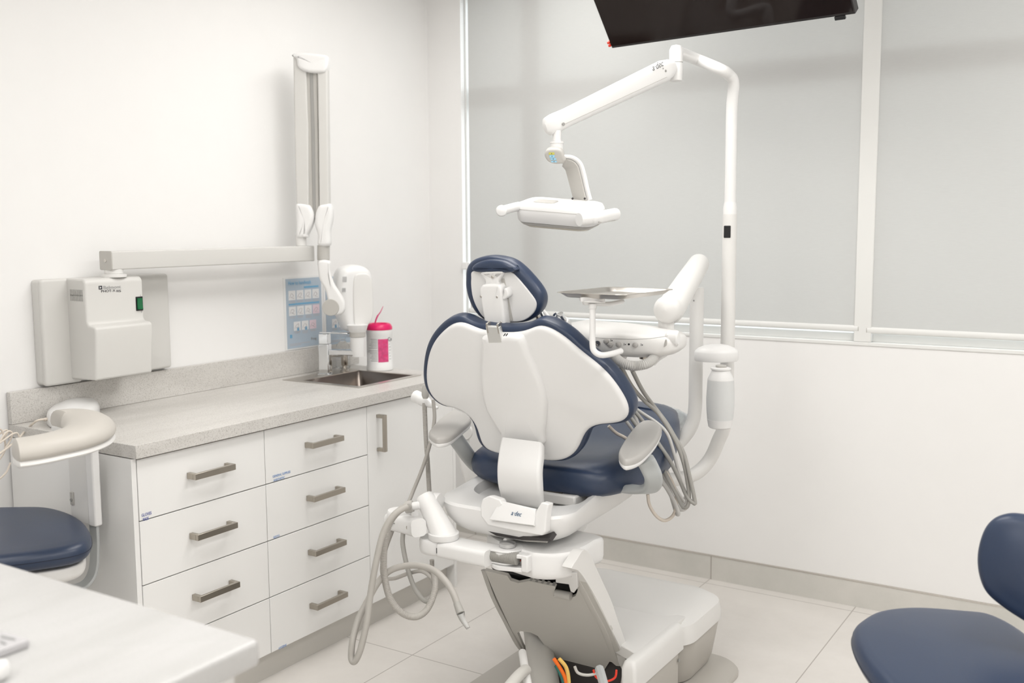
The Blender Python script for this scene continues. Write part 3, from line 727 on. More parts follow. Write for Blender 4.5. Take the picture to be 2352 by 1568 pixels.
# white shell, inset a little from the cushion edge (more at the top edge)
zmin, zmax = min(p.z for p in ob_), max(p.z for p in ob_)
def inset_pts(P, n, f, c):
    m = len(P); A = sum(((P[i]-c).cross(P[(i+1) % m]-c)).dot(n) for i in range(m)); s = 1 if A > 0 else -1; out = []
    for i in range(m):
        d = (P[(i+2) % m]-P[i-2]).normalized(); q = n.cross(d)*s; out.append(P[i]+q.normalized()*f(P[i]))
    return out
def shell_in(p):
    k = max(0, min(1, (p.z-1.12)/.12)); side = .009 if p.x > CX else .0085
    return side+(.013-side)*k*k
sh = relax(inset_pts(ob_, nb, shell_in, cb), 4)
shell = part('back_shell', pad(B(), [p-nb*.004 for p in sh], nb, .019, .013, n_smooth=0, rb=.002, rings=8, centre=cb, dome=.006, rk=6), SHELL, ch, label='smooth white hard shell on the back')
# raised spine moulding in the shell
SP = [(1107, 776), (1150, 773), (1184, 774), (1197, 784), (1212, 815), (1228, 850), (1243, 885), (1251, 925), (1250, 965), (1245, 1000), (1243, 1024), (1195, 1022), (1149, 1019), (1147, 1002), (1132, 978), (1113, 945), (1104, 910), (1100, 870), (1101, 820), (1103, 785)]
ns_ = nb
spine = part('spine_cover', traced(B(), SP, pb+nb*.040, nb, .026, .018, 5, rb=.001, rings=6, dome=.004, rk=7), SHELL, ch, label='raised white spine moulding')
# support arm curving down into the under-body
def strip(name, prof, wid, th, m, par, r=.008, lab=None, n=6):
    """prof: centre line points (x,y,z); wid: widths in x; th thickness"""
    C_ = cat([V(p) for p in prof], n); Wd = cat([V((w, 0, 0)) for w in wid], n); rings = []
    for i, p in enumerate(C_):
        d = (C_[min(i+1, len(C_)-1)]-C_[max(i-1, 0)]).normalized(); nn = XA.cross(d).normalized()
        rings.append(rrect(p, XA, nn, Wd[i].x, th, r, 4))
    return part(name, loft(B(), rings), m, par, label=lab)
pr, wd_ = [], []
for (lx, ly), (rx_, ry) in (((1149, 1016), (1243, 1020)), ((1144, 1040), (1242, 1046)), ((1140, 1075), (1238, 1083)), ((1141, 1110), (1239, 1120)), ((1147, 1135), (1241, 1147)), ((1153, 1152), (1244, 1168))):
    k = len(pr); Yc = [2.455, 2.43, 2.405, 2.405, 2.425, 2.47][k]
    a, b_ = at(lx, ly, Y=Yc), at(rx_, ry, Y=Yc); pr.append(((a.x+b_.x)/2, Yc+.014, (a.z+b_.z)/2)); wd_.append(b_.x-a.x)
strip('support_arm', pr, wd_, .030, SHELL, ch, .010, 'curved white arm carrying the backrest')
# ---- headrest
SLH = .18; nh = V((0, -1, -SLH)).normalized(); ph_ = V((CX, 2.475, 1.36))
HO = [(1074.5, 620), (1081, 606.5), (1095, 596), (1121, 590), (1148, 592.6), (1172, 601), (1193, 617), (1213, 638), (1230, 659), (1240, 676), (1243.5, 692), (1241, 708.6), (1232, 723), (1217, 735), (1201, 741.5), (1181, 743.5), (1152, 743), (1126, 741), (1108, 732), (1091, 712.6), (1079, 686), (1073.5, 661.6), (1073, 640)]
part('headrest', pad(B(), [wide(hit(x, y, ph_+nh*.006, nh), .011)-nh*.060 for x, y in HO], nh, .060, .016, n_smooth=6, rb=.03), NAVY, ch, label='rounded navy headrest cushion')
HI = [(1084, 624), (1110, 624), (1140, 624), (1170, 624), (1184, 634), (1202, 654), (1218, 674), (1229, 690), (1231, 703), (1225, 718), (1210, 732), (1192, 738.5), (1170, 739), (1140, 737), (1112, 730), (1096, 709), (1085.5, 684), (1081.5, 658), (1081.5, 640)]
hsh = part('headrest_shell', traced(B(), HI, ph_+nh*.006, nh, .006, .003, 4, off=.004, rb=.0005), SHELL, ch, label='white back panel of the headrest')
part('headrest_roll', traced(B(), [(1080, 616), (1092, 605), (1118, 598), (1150, 600), (1176, 612), (1184, 622), (1170, 627), (1140, 629), (1110, 628), (1086, 625)], ph_+nh*.006, nh, .03, .014, 5, off=.022), NAVY, ch, label='navy fold over the top of the headrest')
part('mount_slot', traced(B(), [(1131, 640), (1158, 640), (1178, 736), (1130, 736)], ph_+nh*.006, nh, .004, .001, 0, off=.006), GREYL, ch, label='grey recessed slot of the headrest')
part('mount_yoke', traced(B(), [(1104, 626), (1152, 624), (1149, 637), (1144, 648), (1150, 668), (1103, 668), (1114, 650), (1111, 640)], ph_+nh*.006, nh, .022, .006, 3, off=.022), PLAS, ch)
part('yoke_disc', traced(B(), [(1109, 626), (1152, 624), (1148, 633), (1139, 639), (1129, 640), (1119, 637), (1112, 632)], ph_+nh*.024, nh, .004, .0015, 5, off=.004), PLASW, ch)
c_ = hit(1131.5, 636, ph_+nh*.028, nh); part('screw', cyl(B(), c_, c_+nh*.003, .0045, 12), STEEL, ch)
BL = [(1101, 668), (1105, 657), (1113, 654), (1140, 654), (1147, 658), (1151, 672), (1155, 710), (1159, 745), (1158, 757), (1150, 761), (1128, 758), (1114, 750), (1111, 735), (1105, 700)]
bk = part('headrest_bracket', traced(B(), BL, ph_+nh*.006, nh, .036, .007, 4, off=.036), PLAS, ch, label='white headrest adjustment block')
for sx_, sy_ in ((1104.5, 681), (1141.5, 682), (1114, 739), (1150.5, 740)):
    c_ = hit(sx_, sy_, ph_+nh*.042, nh); part('screw', cyl(B(), c_-nh*.002, c_+nh*.0012, .0036, 12), STEEL, bk)
part('release_lever', traced(B(), [(1157, 664), (1162, 663), (1166, 672), (1166, 682), (1157, 688), (1149, 684), (1156, 676)], ph_+nh*.006, nh, .03, .004, 4, off=.030), PLAS, ch, label='white release lever')
bm = B(); a = hit(1122, 760, pb+nb*.03, nb); b2 = hit(1155, 774, pb+nb*.03, nb); w_ = b2.x-a.x; cc = (a+b2)/2
obox(bm, cc+nb*.004, XA, nb, XA.cross(nb), w_, .012, .052); part('hinge_plate', bm, mat('bright_steel', (.78, .78, .76), .4, metal=.8), ch, bevel=.001)
for x_ in (-.4, .4):
    bm = B(); obox(bm, cc+XA*(w_*x_)+UZ*.022+nb*.008, XA, nb, XA.cross(nb), .006, .018, .030); part('hinge_lug', bm, STEEL, ch, bevel=.001)
for px_ in (1157, 1162):
    a, b2 = hit(px_, 771, pb+nb*.0475, nb), hit(px_+4, 766, pb+nb*.0475, nb); part('indicator_slot', tube(B(), [a, b2], .0016, 6, 1, False), DARK, ch)
# ---- seat cushion: lofted along Y with a dished top
def seat_sec(y, hw, zt, zb, dish, x0=CX, n=40, flat=2.6):
    out = []
    for k in range(n):
        a = 2*math.pi*k/n; c, s = math.cos(a), math.sin(a)
        x = hw*math.copysign(abs(c)**(2/flat), c); z = math.copysign(abs(s)**(2/flat), s)
        zz = (zt+zb)/2+z*(zt-zb)/2
        if s > 0: zz += dish*(x/hw)**2*s
        out.append(V((x0+x, y, zz)))
    return out
secs = [(2.585, .10, .800, .760, .0), (2.590, .19, .808, .735, .004), (2.61, .240, .818, .720, .014), (2.65, .272, .826, .712, .034), (2.72, .292, .826, .708, .050), (2.84, .297, .824, .708, .054), (2.98, .285, .828, .712, .04),
        (3.12, .245, .862, .716, .022), (3.24, .205, .882, .735, .008), (3.33, .165, .886, .765, .0)]
part('seat', loft(B(), [seat_sec(*s) for s in secs]), NAVY, ch, label='navy dished seat cushion')
secs = [(3.26, .178, .889, .742, .0), (3.33, .152, .892, .765, .0), (3.39, .134, .884, .785, 0), (3.425, .122, .872, .795, 0), (3.435, .10, .860, .805, 0)]
legr = part('leg_rest', loft(B(), [seat_sec(*s) for s in secs]), NAVY, ch, label='navy leg rest')
secs = [(3.36, .141, .886, .770, 0), (3.44, .130, .870, .782, .0), (3.52, .122, .846, .765, .0), (3.60, .115, .815, .745, .0), (3.625, .10, .802, .750, .0)]
bm = loft(B(), [[p+V((0, 0, .003*math.sin(p.x*90+p.y*60))) for p in seat_sec(*s)] for s in secs]); part('toe_cover', bm, SLEV, ch, label='clear crinkled plastic toe cover')
for s_ in (-1, 1):
    pass
# ---- under-body bowl
def ub_ring(z, hw, yr, yf, cr, dz=0):
    """plan outline at height z, rear edge yr with big corner radius cr, front yf"""
    pts = []; n = 10
    for k in range(n+1):
        a = math.pi*.5*k/n; pts.append(V((CX-.012+(hw-cr)+cr*math.cos(a)*1.0, yr+cr*.9*(1-math.sin(a)), z+dz*0)))
    for k in range(n+1):
        a = math.pi*.5*(1-k/n); pts.append(V((CX-.012-(hw-cr)-cr*math.cos(a), yr+cr*.9*(1-math.sin(a)), z)))
    for x in (-1, -.5, 0, .5, 1): pts.append(V((CX-.012+hw*x*.9, yf, z)))
    return pts
rg = [(.622, .12, 2.45, 2.86, .08), (.629, .165, 2.412, 2.90, .10), (.643, .192, 2.392, 2.94, .11), (.668, .212, 2.377, 3.0, .115), (.694, .222, 2.371, 3.04, .12), (.712, .225, 2.370, 3.06, .12), (.720, .221, 2.376, 3.055, .115), (.7205, .21, 2.395, 3.04, .105)]
def rise(p): return V((p.x, p.y, p.z+max(0, p.y-2.56)*.17*max(0, min(1, (p.z-.63)/.1))))
rg += [(.7195, .190, 2.485, 3.02, .12), (.690, .186, 2.492, 3.015, .12)]
ubm = loft(B(), [[rise(p) for p in ub_ring(*r)] for r in rg]); ub = part('seat_housing', ubm, PLAS, ch, label='white bowl shaped housing under the seat')
part('seat_frame', box(B(), CX-.10, CX+.15, 2.58, 3.3, .7, .732), PLASW, ch, bevel=.006)
bm = B(); box(bm, CX-.0, CX+.10, 2.59, 2.62, .733, .742); part('wiring_gap_shade', bm, DARKM, ch)  # solid dark bar stands for the shade in the gap under the seat
# rear cover block with a recessed logo tray
ny = V((0, -1, .55)).normalized()
tp_ = V((CX, 2.358, .71)); nt_ = V((0, -1, .45)).normalized()
tr_ = [hit(x, y, tp_, nt_) for x, y in ((1149, 1149), (1231, 1168), (1226, 1207), (1124, 1193))]
part('logo_tray', pad(B(), [p-nt_*.01 for p in tr_], nt_, .010, .003, n_smooth=0, rings=2), PLAS, ub)
def logo(s, size, p, ax, ay, m, par): text(s, size, p, ax, ay, m, par, 'maker_lettering', shear=.25, sx=.85)
tu = XA; tv = nt_.cross(XA)
if tv.z < 0: tv = -tv
p = hit(1173, 1182, tp_+nt_*.0008, nt_); logo('a·dec', .019, p, tu, tv, LOGOB, ub)
up_ = V((CX, 2.364, .69)); nu_ = V((0, -1, .10)).normalized()
UC = [(1103, 1160), (1108, 1145), (1123, 1138), (1148, 1147), (1153, 1158), (1135, 1181), (1128, 1193), (1224, 1207), (1227, 1193), (1230, 1174), (1243, 1153), (1260, 1157), (1256, 1176), (1253, 1200), (1252, 1222), (1245, 1230), (1180, 1219), (1120, 1206), (1104, 1186)]
part('rear_cover', slab_fill([hit(x, y, up_, nu_) for x, y in UC], nu_, .03), PLAS, ub, label='white rear cover around the logo tray', bevel=.004, seg=3)
# underside opening as a solid slab coloured like its shade, chassis, swivel brake
bm = B(); no_ = V((0, -1, -.45)).normalized(); prism(bm, [hit(x, y, V((CX, 2.388, .65)), no_) for x, y in ((1110, 1213), (1150, 1223), (1240, 1236), (1262, 1236), (1268, 1243), (1200, 1240), (1140, 1230))], -no_*.03); part('chassis_opening_shade', bm, DARKM, ub)
part('chassis_bracket', prism(B(), [at(x, y, Z=.634) for x, y in ((1190, 1236), (1215, 1228), (1262, 1240), (1258, 1247), (1200, 1243))], V((0, 0, .01))), GREYL, ch, bevel=.002)
bl0, bl1 = at(1160, 1241, Z=.628), at(1204, 1224, Z=.628)
bm = B(); tube(bm, [bl0, bl1], .007, 8, 1, False); part('brake_lever', bm, PLASW, ch, label='swivel brake lever')
part('swivel_plate', cyl(B(), V((CX, 2.66, .597)), V((CX, 2.66, .628)), .13, 40, ch=.004), PLAS, ch)
# ---- lift: top casting, arm, side cover, base
zc0, zc1 = .485, .600
XA0, XA1 = -1.745, -1.365
c0 = [at(1228, 1264, Z=.600), at(1278, 1262, Z=.600), at(1341, 1244, Z=.600)]
cast = [V((-1.452, 2.374, 0)), V((-1.43, 2.370, 0)), V((-1.39, 2.385, 0)), V((-1.352, 2.42, 0)), V((-1.338, 2.47, 0)), V((-1.338, 2.56, 0)), V((-1.36, 2.62, 0)), V((-1.66, 2.62, 0)), V((-1.66, 2.48, 0)), V((-1.60, 2.42, 0)), V((-1.53, 2.39, 0))]
prof = cat(cast, 4, True)
cm = V((-1.49, 2.50, 0)); R_ = []
for z, s in ((.536, .88), (.540, .95), (.548, .985), (.56, 1), (.604, 1), (.6125, .985), (.616, .96)): R_.append([V((cm.x+(p.x-cm.x)*s, cm.y+(p.y-cm.y)*s, z)) for p in prof])
part('lift_casting', loft(B(), R_), PLAS, ch, label='white casting on top of the lift')
# grey cover on the lift arm
ya_, za_ = 2.512, .490; yb2, zb2 = 2.83, .085
LA = XA0+.005; LB = -1.352
pg = V((CX, 2.53, .45)); dn = (V((0, yb2, zb2))-V((0, ya_, za_))).normalized(); ng = V((0, dn.z, -dn.y)).normalized()
if ng.y > 0: ng = -ng
GC = [(1114, 1310), (1165, 1322), (1172, 1333), (1190, 1339), (1215, 1334), (1276, 1347), (1271, 1368), (1307, 1376), (1322, 1368), (1328, 1352), (1330, 1316), (1334, 1314), (1372, 1385), (1405, 1450), (1425, 1500), (1438, 1527), (1400, 1519), (1388, 1538), (1374, 1541), (1328, 1528), (1262, 1508), (1248, 1478), (1235, 1460), (1218, 1452), (1196, 1449), (1188, 1453), (1210, 1505), (1196, 1490), (1172, 1440), (1140, 1372)]
gpts = [hit(x, y, pg, ng) for x, y in GC]
part('lift_cover', slab_fill(gpts, ng, .010), GREYC, ch, label='grey plastic cover under the lift arm')
# rolled right flank of the cover, catching light
fl = [hit(x, y, pg-ng*.0, ng) for x, y in ((1320, 1318), (1338, 1345), (1364, 1395), (1394, 1452), (1424, 1528))]
bm = B(); R_ = []
for p in cat(fl, 5):
    R_.append([p+V((-.030, 0, 0))-ng*.004, p+V((-.012, 0, 0))+ng*.004, p+V((.001, 0, 0))+ng*.002, p+V((.010, .004, 0))-ng*.008, p+V((.012, .008, 0))-ng*.03, p+V((-.0, .008, 0))-ng*.034, p+V((-.02, 0, 0))-ng*.012])
part('cover_flank', loft(B(), R_), GREYC, ch)
fl = [hit(x, y, V((LA, 0, 0)), XA) for x, y in ((1113, 1310), (1135, 1372), (1165, 1432), (1190, 1480), (1206, 1500))]
bm = B(); R_ = []
for p in cat(fl, 5): R_.append([p+V((-.012, .012, 0)), p+V((-.014, .0, .0)), p+V((.006, -.004, 0)), p+V((.01, .02, 0))])
part('cover_flank', loft(B(), R_), GREYL, ch)
# lift arm body inside the cover
bm = B(); prism(bm, [V((XA0+.03, y, z)) for y, z in ((2.56, .50), (2.58, .46), (2.86, .10), (2.90, .14), (2.62, .52))], V((.33, 0, 0))); part('lift_arm', bm, DARKM, ch, bevel=.004)
# white side cover, curved blade from top pivot to the pump box
XS = -1.318
BLD = [(1313, 1305), (1326, 1283), (1338, 1264), (1347, 1263), (1358, 1278), (1382, 1330), (1404, 1378), (1420, 1425), (1440, 1480), (1461, 1528), (1456, 1547), (1448, 1540), (1428, 1494), (1400, 1436), (1372, 1378), (1345, 1332), (1328, 1310)]
bp_ = [hit(x, y, V((XS, 0, 0)), XA) for x, y in BLD]
part('side_cover', slab_fill(cat(bp_, 3, True), XA, .032), PLASW, ch, bevel=.004, seg=3, label='white curved side cover of the lift')
bm = B(); prism(bm, [hit(x, y, pg+ng*.012, ng) for x, y in ((1276, 1316), (1324, 1316), (1327, 1350), (1318, 1362), (1310, 1358), (1306, 1342), (1276, 1338))], -ng*.03); part('pivot_bracket', bm, PLAS, ch, bevel=.002)
a = hit(1277, 1361, pg+ng*.0, ng); b2 = hit(1312, 1368, pg+ng*.0, ng)
part('pivot_pin', cyl(B(), a+ng*.002, b2+ng*.002, .013, 20), GREYL, ch)
part('grille', prism(B(), [hit(x, y, pg-ng*.02, ng) for x, y in ((1170, 1318), (1330, 1340), (1330, 1376), (1260, 1372), (1175, 1345))], -ng*.01), DARK, ch)
for k in range(5):
    a = hit(1222+k*13, 1332+k*2.7, pg-ng*.008, ng); bm = B(); obox(bm, a, XA, ng, XA.cross(ng), .008, .012, .012); part('grille_bar', bm, GREYM, ch)
# hydraulic cylinder
a = V((-1.67, 2.72, .27)); b2 = V((-1.60, 2.64, .0))
ca, cb_ = dep(1232, 1440, 3.44), dep(1262, 1640, 3.18)
part('lift_cylinder', lathe(B(), cb_, (ca-cb_), [(.050, 0), (.050, .08), (.0475, .085), (.0455, (ca-cb_).length)], 32), GREYC, ch, label='grey hydraulic lift cylinder')
part('lift_cylinder_arm', tube(B(), [dep(1200, 1498, 2.98), dep(1205, 1530, 2.9), dep(1216, 1590, 2.78)], .012, 12), PLASW, ch)
bm = B(); tube(bm, [dep(1150, 1600, 2.72), dep(1190, 1552, 2.80), dep(1208, 1538, 2.86)], .016, 12); part('pivot_knuckle', bm, GREYC, ch)
# wires
for nm, m, r, pts in (('orange_wire', ORANGE, .0055, [(1272, 1512), (1284, 1530), (1297, 1555), (1303, 1590)]), ('yellow_wire', YELL, .0055, [(1284, 1512), (1300, 1532), (1306, 1560), (1306, 1590)]),
                       ('green_wire', TEAL, .0045, [(1276, 1528), (1290, 1555), (1300, 1590)]), ('red_wire', RED, .003, [(1363, 1538), (1370, 1555), (1392, 1564), (1412, 1556), (1416, 1538)]), ('grey_wire', GREYL, .004, [(1320, 1530), (1328, 1545), (1350, 1550), (1375, 1545)])):
    part(nm, tube(B(), [dep(x, y, 2.80) for x, y in pts], r, 8), m, ch)
part('frame_strut', tube(B(), [dep(1377, 1536, 2.78), dep(1392, 1590, 2.66)], .013, 8, 1, False), ALU, ch)
part('frame_plate', slab_fill([V((x, 2.86+0*x, z)) for x, z in ((-1.70, .03), (-1.33, .03), (-1.33, .10), (-1.70, .17))], V((0, -1, 0)), .01), DARKM, ch)
bm = B(); prism(bm, [V((-1.345, y, z)) for y, z in ((2.72, .03), (2.78, .17), (2.84, .17), (2.80, .03))], V((.015, 0, 0))); part('hinge_plate', bm, GREYL, ch)
# pump box: white lid over grey skirt
def superbox(x0, x1, y0, y1, zs):
    R = []
    for z, ins, r in zs: R.append([V((p.x, p.y, z)) for p in rrect(V(((x0+x1)/2, (y0+y1)/2, 0)), XA, YA, x1-x0-2*ins, y1-y0-2*ins, r, 8)])
    return loft(B(), R)
b1 = superbox(-1.80, -1.205, 2.93, 3.335, [(.172, .0, .10), (.20, .0, .10), (.232, .006, .10), (.250, .03, .10), (.257, .07, .09), (.259, .14, .04)])
pb1 = part('pump_cover', b1, PLASW, ch, label='white rounded pump cover on the floor plate')
part('pump_skirt', superbox(-1.80, -1.207, 2.94, 3.333, [(.022, .03, .1), (.05, .02, .1), (.170, .003, .1)]), PLATE, ch, label='taupe skirt under the pump cover')
bm = superbox(-1.272, -1.222, 2.60, 2.97, [(.165, .0, .012), (.226, .0, .012), (.245, .006, .012), (.2515, .012, .010), (.253, .020, .004)])
part('pump_cover_rear', bm, PLASW, ch, label='white rear section of the pump cover')
part('pump_lid_plate', prism(B(), [V((x, y, .215)) for x, y in ((-1.72, 2.86), (-1.46, 2.86), (-1.36, 2.72), (-1.24, 2.66), (-1.24, 3.02), (-1.72, 3.02))], V((0, 0, .0375))), PLASW, ch, bevel=.004)
part('pump_cavity_shade', box(B(), -1.70, -1.345, 2.80, 2.90, .02, .19), DARKM, ch)  # solid box, coloured dark for the shade inside the pump housing
part('pump_skirt_rear', box(B(), -1.27, -1.226, 2.60, 2.93, .024, .164), PLATE, ch, bevel=.003)
part('cover_screw', cyl(B(), V((-1.2225, 2.925, .14)), V((-1.2205, 2.925, .14)), .007, 14), GREYM, ch)
part('base_plate', superbox(-1.858, -1.12, 1.95, 3.30, [(.0, .0, .12), (.012, .0, .12), (.018, .004, .12)]), PLATE, ch, label='taupe floor plate')
# ---- armrests
for s_, outl, topz, pts in ((-1, [(985, 994), (989, 984), (1008, 963), (1031, 946), (1046, 941), (1064, 947), (1082, 960), (1062, 980), (1037, 1000), (1015, 1006), (998, 1005)], .912, None),
                            (1, [(1421, 1040), (1427, 1022), (1444, 996), (1463, 974), (1478, 966), (1500, 966), (1518, 976), (1519, 986), (1508, 1008), (1490, 1030), (1470, 1047), (1448, 1055), (1430, 1054)], .912, None)):
    P_ = [at(x, y, Z=topz) for x, y in outl]
    pd = part('armrest_pad', pad(B(), [p-UZ*.016 for p in P_], UZ, .018, .009, n_smooth=4, rb=.001, rings=4, dome=.003), TAUPE, ch, label='left taupe armrest pad' if s_ < 0 else 'right taupe armrest pad')
    part('pad_base', pad(B(), [p-UZ*.030 for p in P_], UZ, .0138, .002, n_smooth=4, rb=.009, rings=2, inset=.0005), PLAS, pd)
def flat_tube(bm, pts, w, h, n=6, upv=UZ, r=.4, side=None):
    P = cat(pts, n) if len(pts) > 2 else [V(p) for p in pts]; rings = []
    for i, p in enumerate(P):
        d = (P[min(i+1, len(P)-1)]-P[max(i-1, 0)]).normalized()
        x = (side - d*side.dot(d)).normalized() if side is not None else d.cross(upv).normalized(); y = d.cross(x)
        rings.append(rrect(p, x, y, w, h, min(w, h)*r, 4))
    return loft(bm, rings)
# right post: down, then in under the seat
rp = [at(1482, 1056, Y=2.56), at(1491, 1072, Y=2.575), at(1501, 1098, Y=2.59), at(1494, 1120, Y=2.62), at(1462, 1124, Y=2.66), at(1420, 1118, Y=2.70)]
part('armrest_post', flat_tube(B(), rp, .052, .026, side=V((.8, .6, 0)), r=.45), ALU, ch, label='grey metal armrest post')
lp = [at(1030, 985, Y=2.55), at(1058, 1022, Y=2.60), at(1078, 1050, Y=2.65), at(1100, 1072, Y=2.70), at(1130, 1085, Y=2.75)]
part('armrest_post', flat_tube(B(), lp, .050, .026, side=V((.8, .6, .4)), r=.45), ALU, ch, label='grey metal armrest post')
# ================================================================ DENTAL LIGHT on its pole
YP = 3.40
def tube_obj(nm, pts, r, m, par, **k):
    lab = k.pop('label', None); return part(nm, tube(B(), pts, r, **k), m, par, label=lab)
t = lt = thing('dental_light', 'white dental operating light on a tall bent pole rising right of the dental chair', 'dental light', (at(1665, 985, Y=YP).x, YP, .56))
pole_lo = [V((-1.50, 3.20, .645)), at(1520, 1101, Y=3.26), at(1560, 1099, Y=3.32), at(1600, 1086, Y=3.37), at(1630, 1055, Y=YP), at(1650, 1012, Y=YP), at(1658, 960, Y=YP), at(1664, 860, Y=YP), at(1670, 740, Y=YP), at(1679, 600, Y=YP), at(1681, 492, Y=YP)]
xx = at(1672, 740, Y=YP).x
pole_lo = pole_lo[:6]+[V((xx-.003, YP, .84)), V((xx, YP, 1.0)), V((xx, YP, 1.3)), V((xx, YP, at(1680, 492, Y=YP).z))]
tube_obj('lower_pole', pole_lo, .0245, PLASW, t, seg=24, n=8)
zc = pole_lo[-1].z
part('pole_collar', lathe(B(), V((xx, YP, zc)), UZ, [(.0235, 0), (.0235, .022), (.020, .042)], 28), PLAS, t)
pe = at(1553, 118, Z=2.105)
zt_ = at(1684, 205, Y=YP).z
ptop = V((xx, YP, zt_)); pk = at(1672, 172, Y=YP)
pp = [V((xx, YP, zc+.03)), V((xx, YP, zt_-.22)), V((xx, YP, zt_-.06)), at(1685, 192, Y=YP-.01), at(1674, 172, Y=YP-.035), at(1652, 158, Y=YP-.075), at(1600, 136, Z=2.10), pe]
tube_obj('upper_pole', pp, .0195, PLAS, t, seg=24, n=8, label='thin bent upper pole')
part('display_window', box(B(), xx-.012, xx+.012, YP-.0265, YP-.02, at(1674, 546, Y=YP-.025).z, at(1674, 518, Y=YP-.025).z), DARK, t, bevel=.002, label='small black window on the pole')
pe2 = V((pe.x, pe.y, at(1545, 186, X=pe.x).z))
part('pivot_knuckle', lathe(B(), pe2, UZ, [(.012, 0), (.0215, .004), (.0225, .02), (.0225, (pe.z-pe2.z)+.004), (.016, (pe.z-pe2.z)+.018), (.0, (pe.z-pe2.z)+.022)], 28), PLAS, t)
part('knuckle_ring', lathe(B(), V((pe.x, pe.y, at(1548, 143, X=pe.x).z)), UZ, [(.0228, 0), (.0228, .002)], 28), GREYM, t)
# flex arm
da = dep(1272, 284, 3.12)
ta_ = dep(1537, 157, (pe-CP).dot(fw)-.02)
dv = (da-ta_).normalized(); sdv = dv.cross(UZ).normalized(); upv = sdv.cross(dv)
if upv.z < 0: upv = -upv
def rr_ring(c, w, h, r): return rrect(c, sdv, upv, w, h, r, 5)
L_ = (da-ta_).length
bm = loft(B(), [rr_ring(ta_-dv*.02, .03, .040, .014), rr_ring(ta_, .040, .060, .018), rr_ring(ta_+dv*.03, .046, .073, .02), rr_ring(ta_+dv*(L_-.05), .040, .058, .018), rr_ring(ta_+dv*(L_-.0), .040, .062, .018), rr_ring(da+dv*.026, .036, .056, .018), rr_ring(da+dv*.036, .018, .03, .009)])
fa = part('balance_arm', bm, PLAS, t, label='white balance arm with grey maker lettering')
sq = ta_+dv*.04-upv*.018
tube_obj('arm_seam', [sq-sdv*.0232 if (sq-sdv*.0232-CP).length < (sq+sdv*.0232-CP).length else sq+sdv*.0232, (ta_+dv*(L_-.02)-upv*.012)+(sdv*.0204 if (sq+sdv-CP).length < (sq-sdv-CP).length else -sdv*.0204)], .0008, GREYL, fa, seg=5, smooth=False)
sgn = 1 if (sq+sdv-CP).length < (sq-sdv-CP).length else -1
nrm = sdv*sgn
p = hit(1499, 163, ta_+nrm*.0246, nrm); ax_ = (-dv); ay_ = nrm.cross(ax_)
if ay_.z < 0: ay_ = -ay_
ax_ = ay_.cross(nrm); logo('a·dec', .028, p, ax_, ay_, LOGOG, fa)
for px_, py_, rr_ in ((1528, 163, .004), (1522, 157.5, .002), (1293.5, 285, .005)):
    q = hit(px_, py_, ta_+nrm*.021, nrm); part('arm_screw', cyl(B(), q, q+nrm*(.0035), rr_, 12), GREYM, fa)
# drop stem and yoke
DL = 3.12
s0 = dep(1279, 300, DL); s1 = V((s0.x, s0.y, dep(1279, 325, DL).z)); s2 = V((s0.x, s0.y, dep(1280, 352, DL).z))
part('drop_stem', cyl(B(), s1, s0, .0135), PLAS, t)
part('stem_collar', lathe(B(), s2, UZ, [(.0195, 0), (.0195, (s1-s2).length-.006), (.021, (s1-s2).length-.0055), (.021, (s1-s2).length)], 32), PLAS, t)
pn = V((s0.x, s0.y, 1.7)); nl = BACK
yk0 = pn
def TL(name, pxs, m, thick, r, off=0, ns=5, lab=None, nn=None, p_=None, par=None, **k):
    return part(name, traced(B(), pxs, p_ or pn, nn or nl, thick, r, ns, off, **k), m, par or t, label=lab)
# yoke: wide curved band, seen from its inner grey side
nk = (BACK*.80-RT*.60).normalized()
cl = [(1268, 362), (1290, 362), (1308, 368), (1321, 380), (1328, 400), (1338, 440), (1344, 462)]
wdt = [.058, .060, .060, .058, .058, .056, .056]
C_ = cat([hit(x, y, pn, BACK) for x, y in cl], 5); Wd = cat([V((w, 0, 0)) for w in wdt], 5)
bdir = (FH*.93-RT*.36).normalized(); bdir = V((bdir.x, bdir.y, 0)).normalized()
bw_ = (RT*.95+FH*.3).normalized()
def band(off, th, wsc, m, nm, lab=None, i0=0):
    rings = []
    for i, p in enumerate(C_[i0:]):
        d = (C_[min(i+i0+1, len(C_)-1)]-C_[max(i+i0-1, 0)]).normalized()
        x = (bwid - d*bwid.dot(d)).normalized(); y = d.cross(x)
        if y.dot(CP-V((0, 0, .6))-p) < 0: y = -y
        rings.append(rrect(p+y*off-RT*(.005 if m is not PLAS else 0), x, y, Wd[i+i0].x*wsc, th, th*.45, 3))
    return part(nm, loft(B(), rings), m, t, label=lab)
bwid = (FH*.75-RT*.66).normalized()
band(.004, .012, 1.22, PLAS, 'yoke', 'white curved yoke carrying the lamp head')
band(.0125, .006, .98, GREYL, 'yoke_lining', 'grey inner lining of the yoke', 8)
q = hit(1274, 361, pn+BACK*.03, BACK)
nd = (BACK*.92-UZ*.2-RT*.1).normalized()
part('control_housing', traced(B(), [(1251, 352), (1258, 343), (1276, 341), (1290, 346), (1296, 360), (1299, 370), (1290, 376), (1274, 377), (1260, 372), (1252, 362)], pn, nd, .05, .008, 4, off=.045), GREYL, t, label='grey control pad of the light')
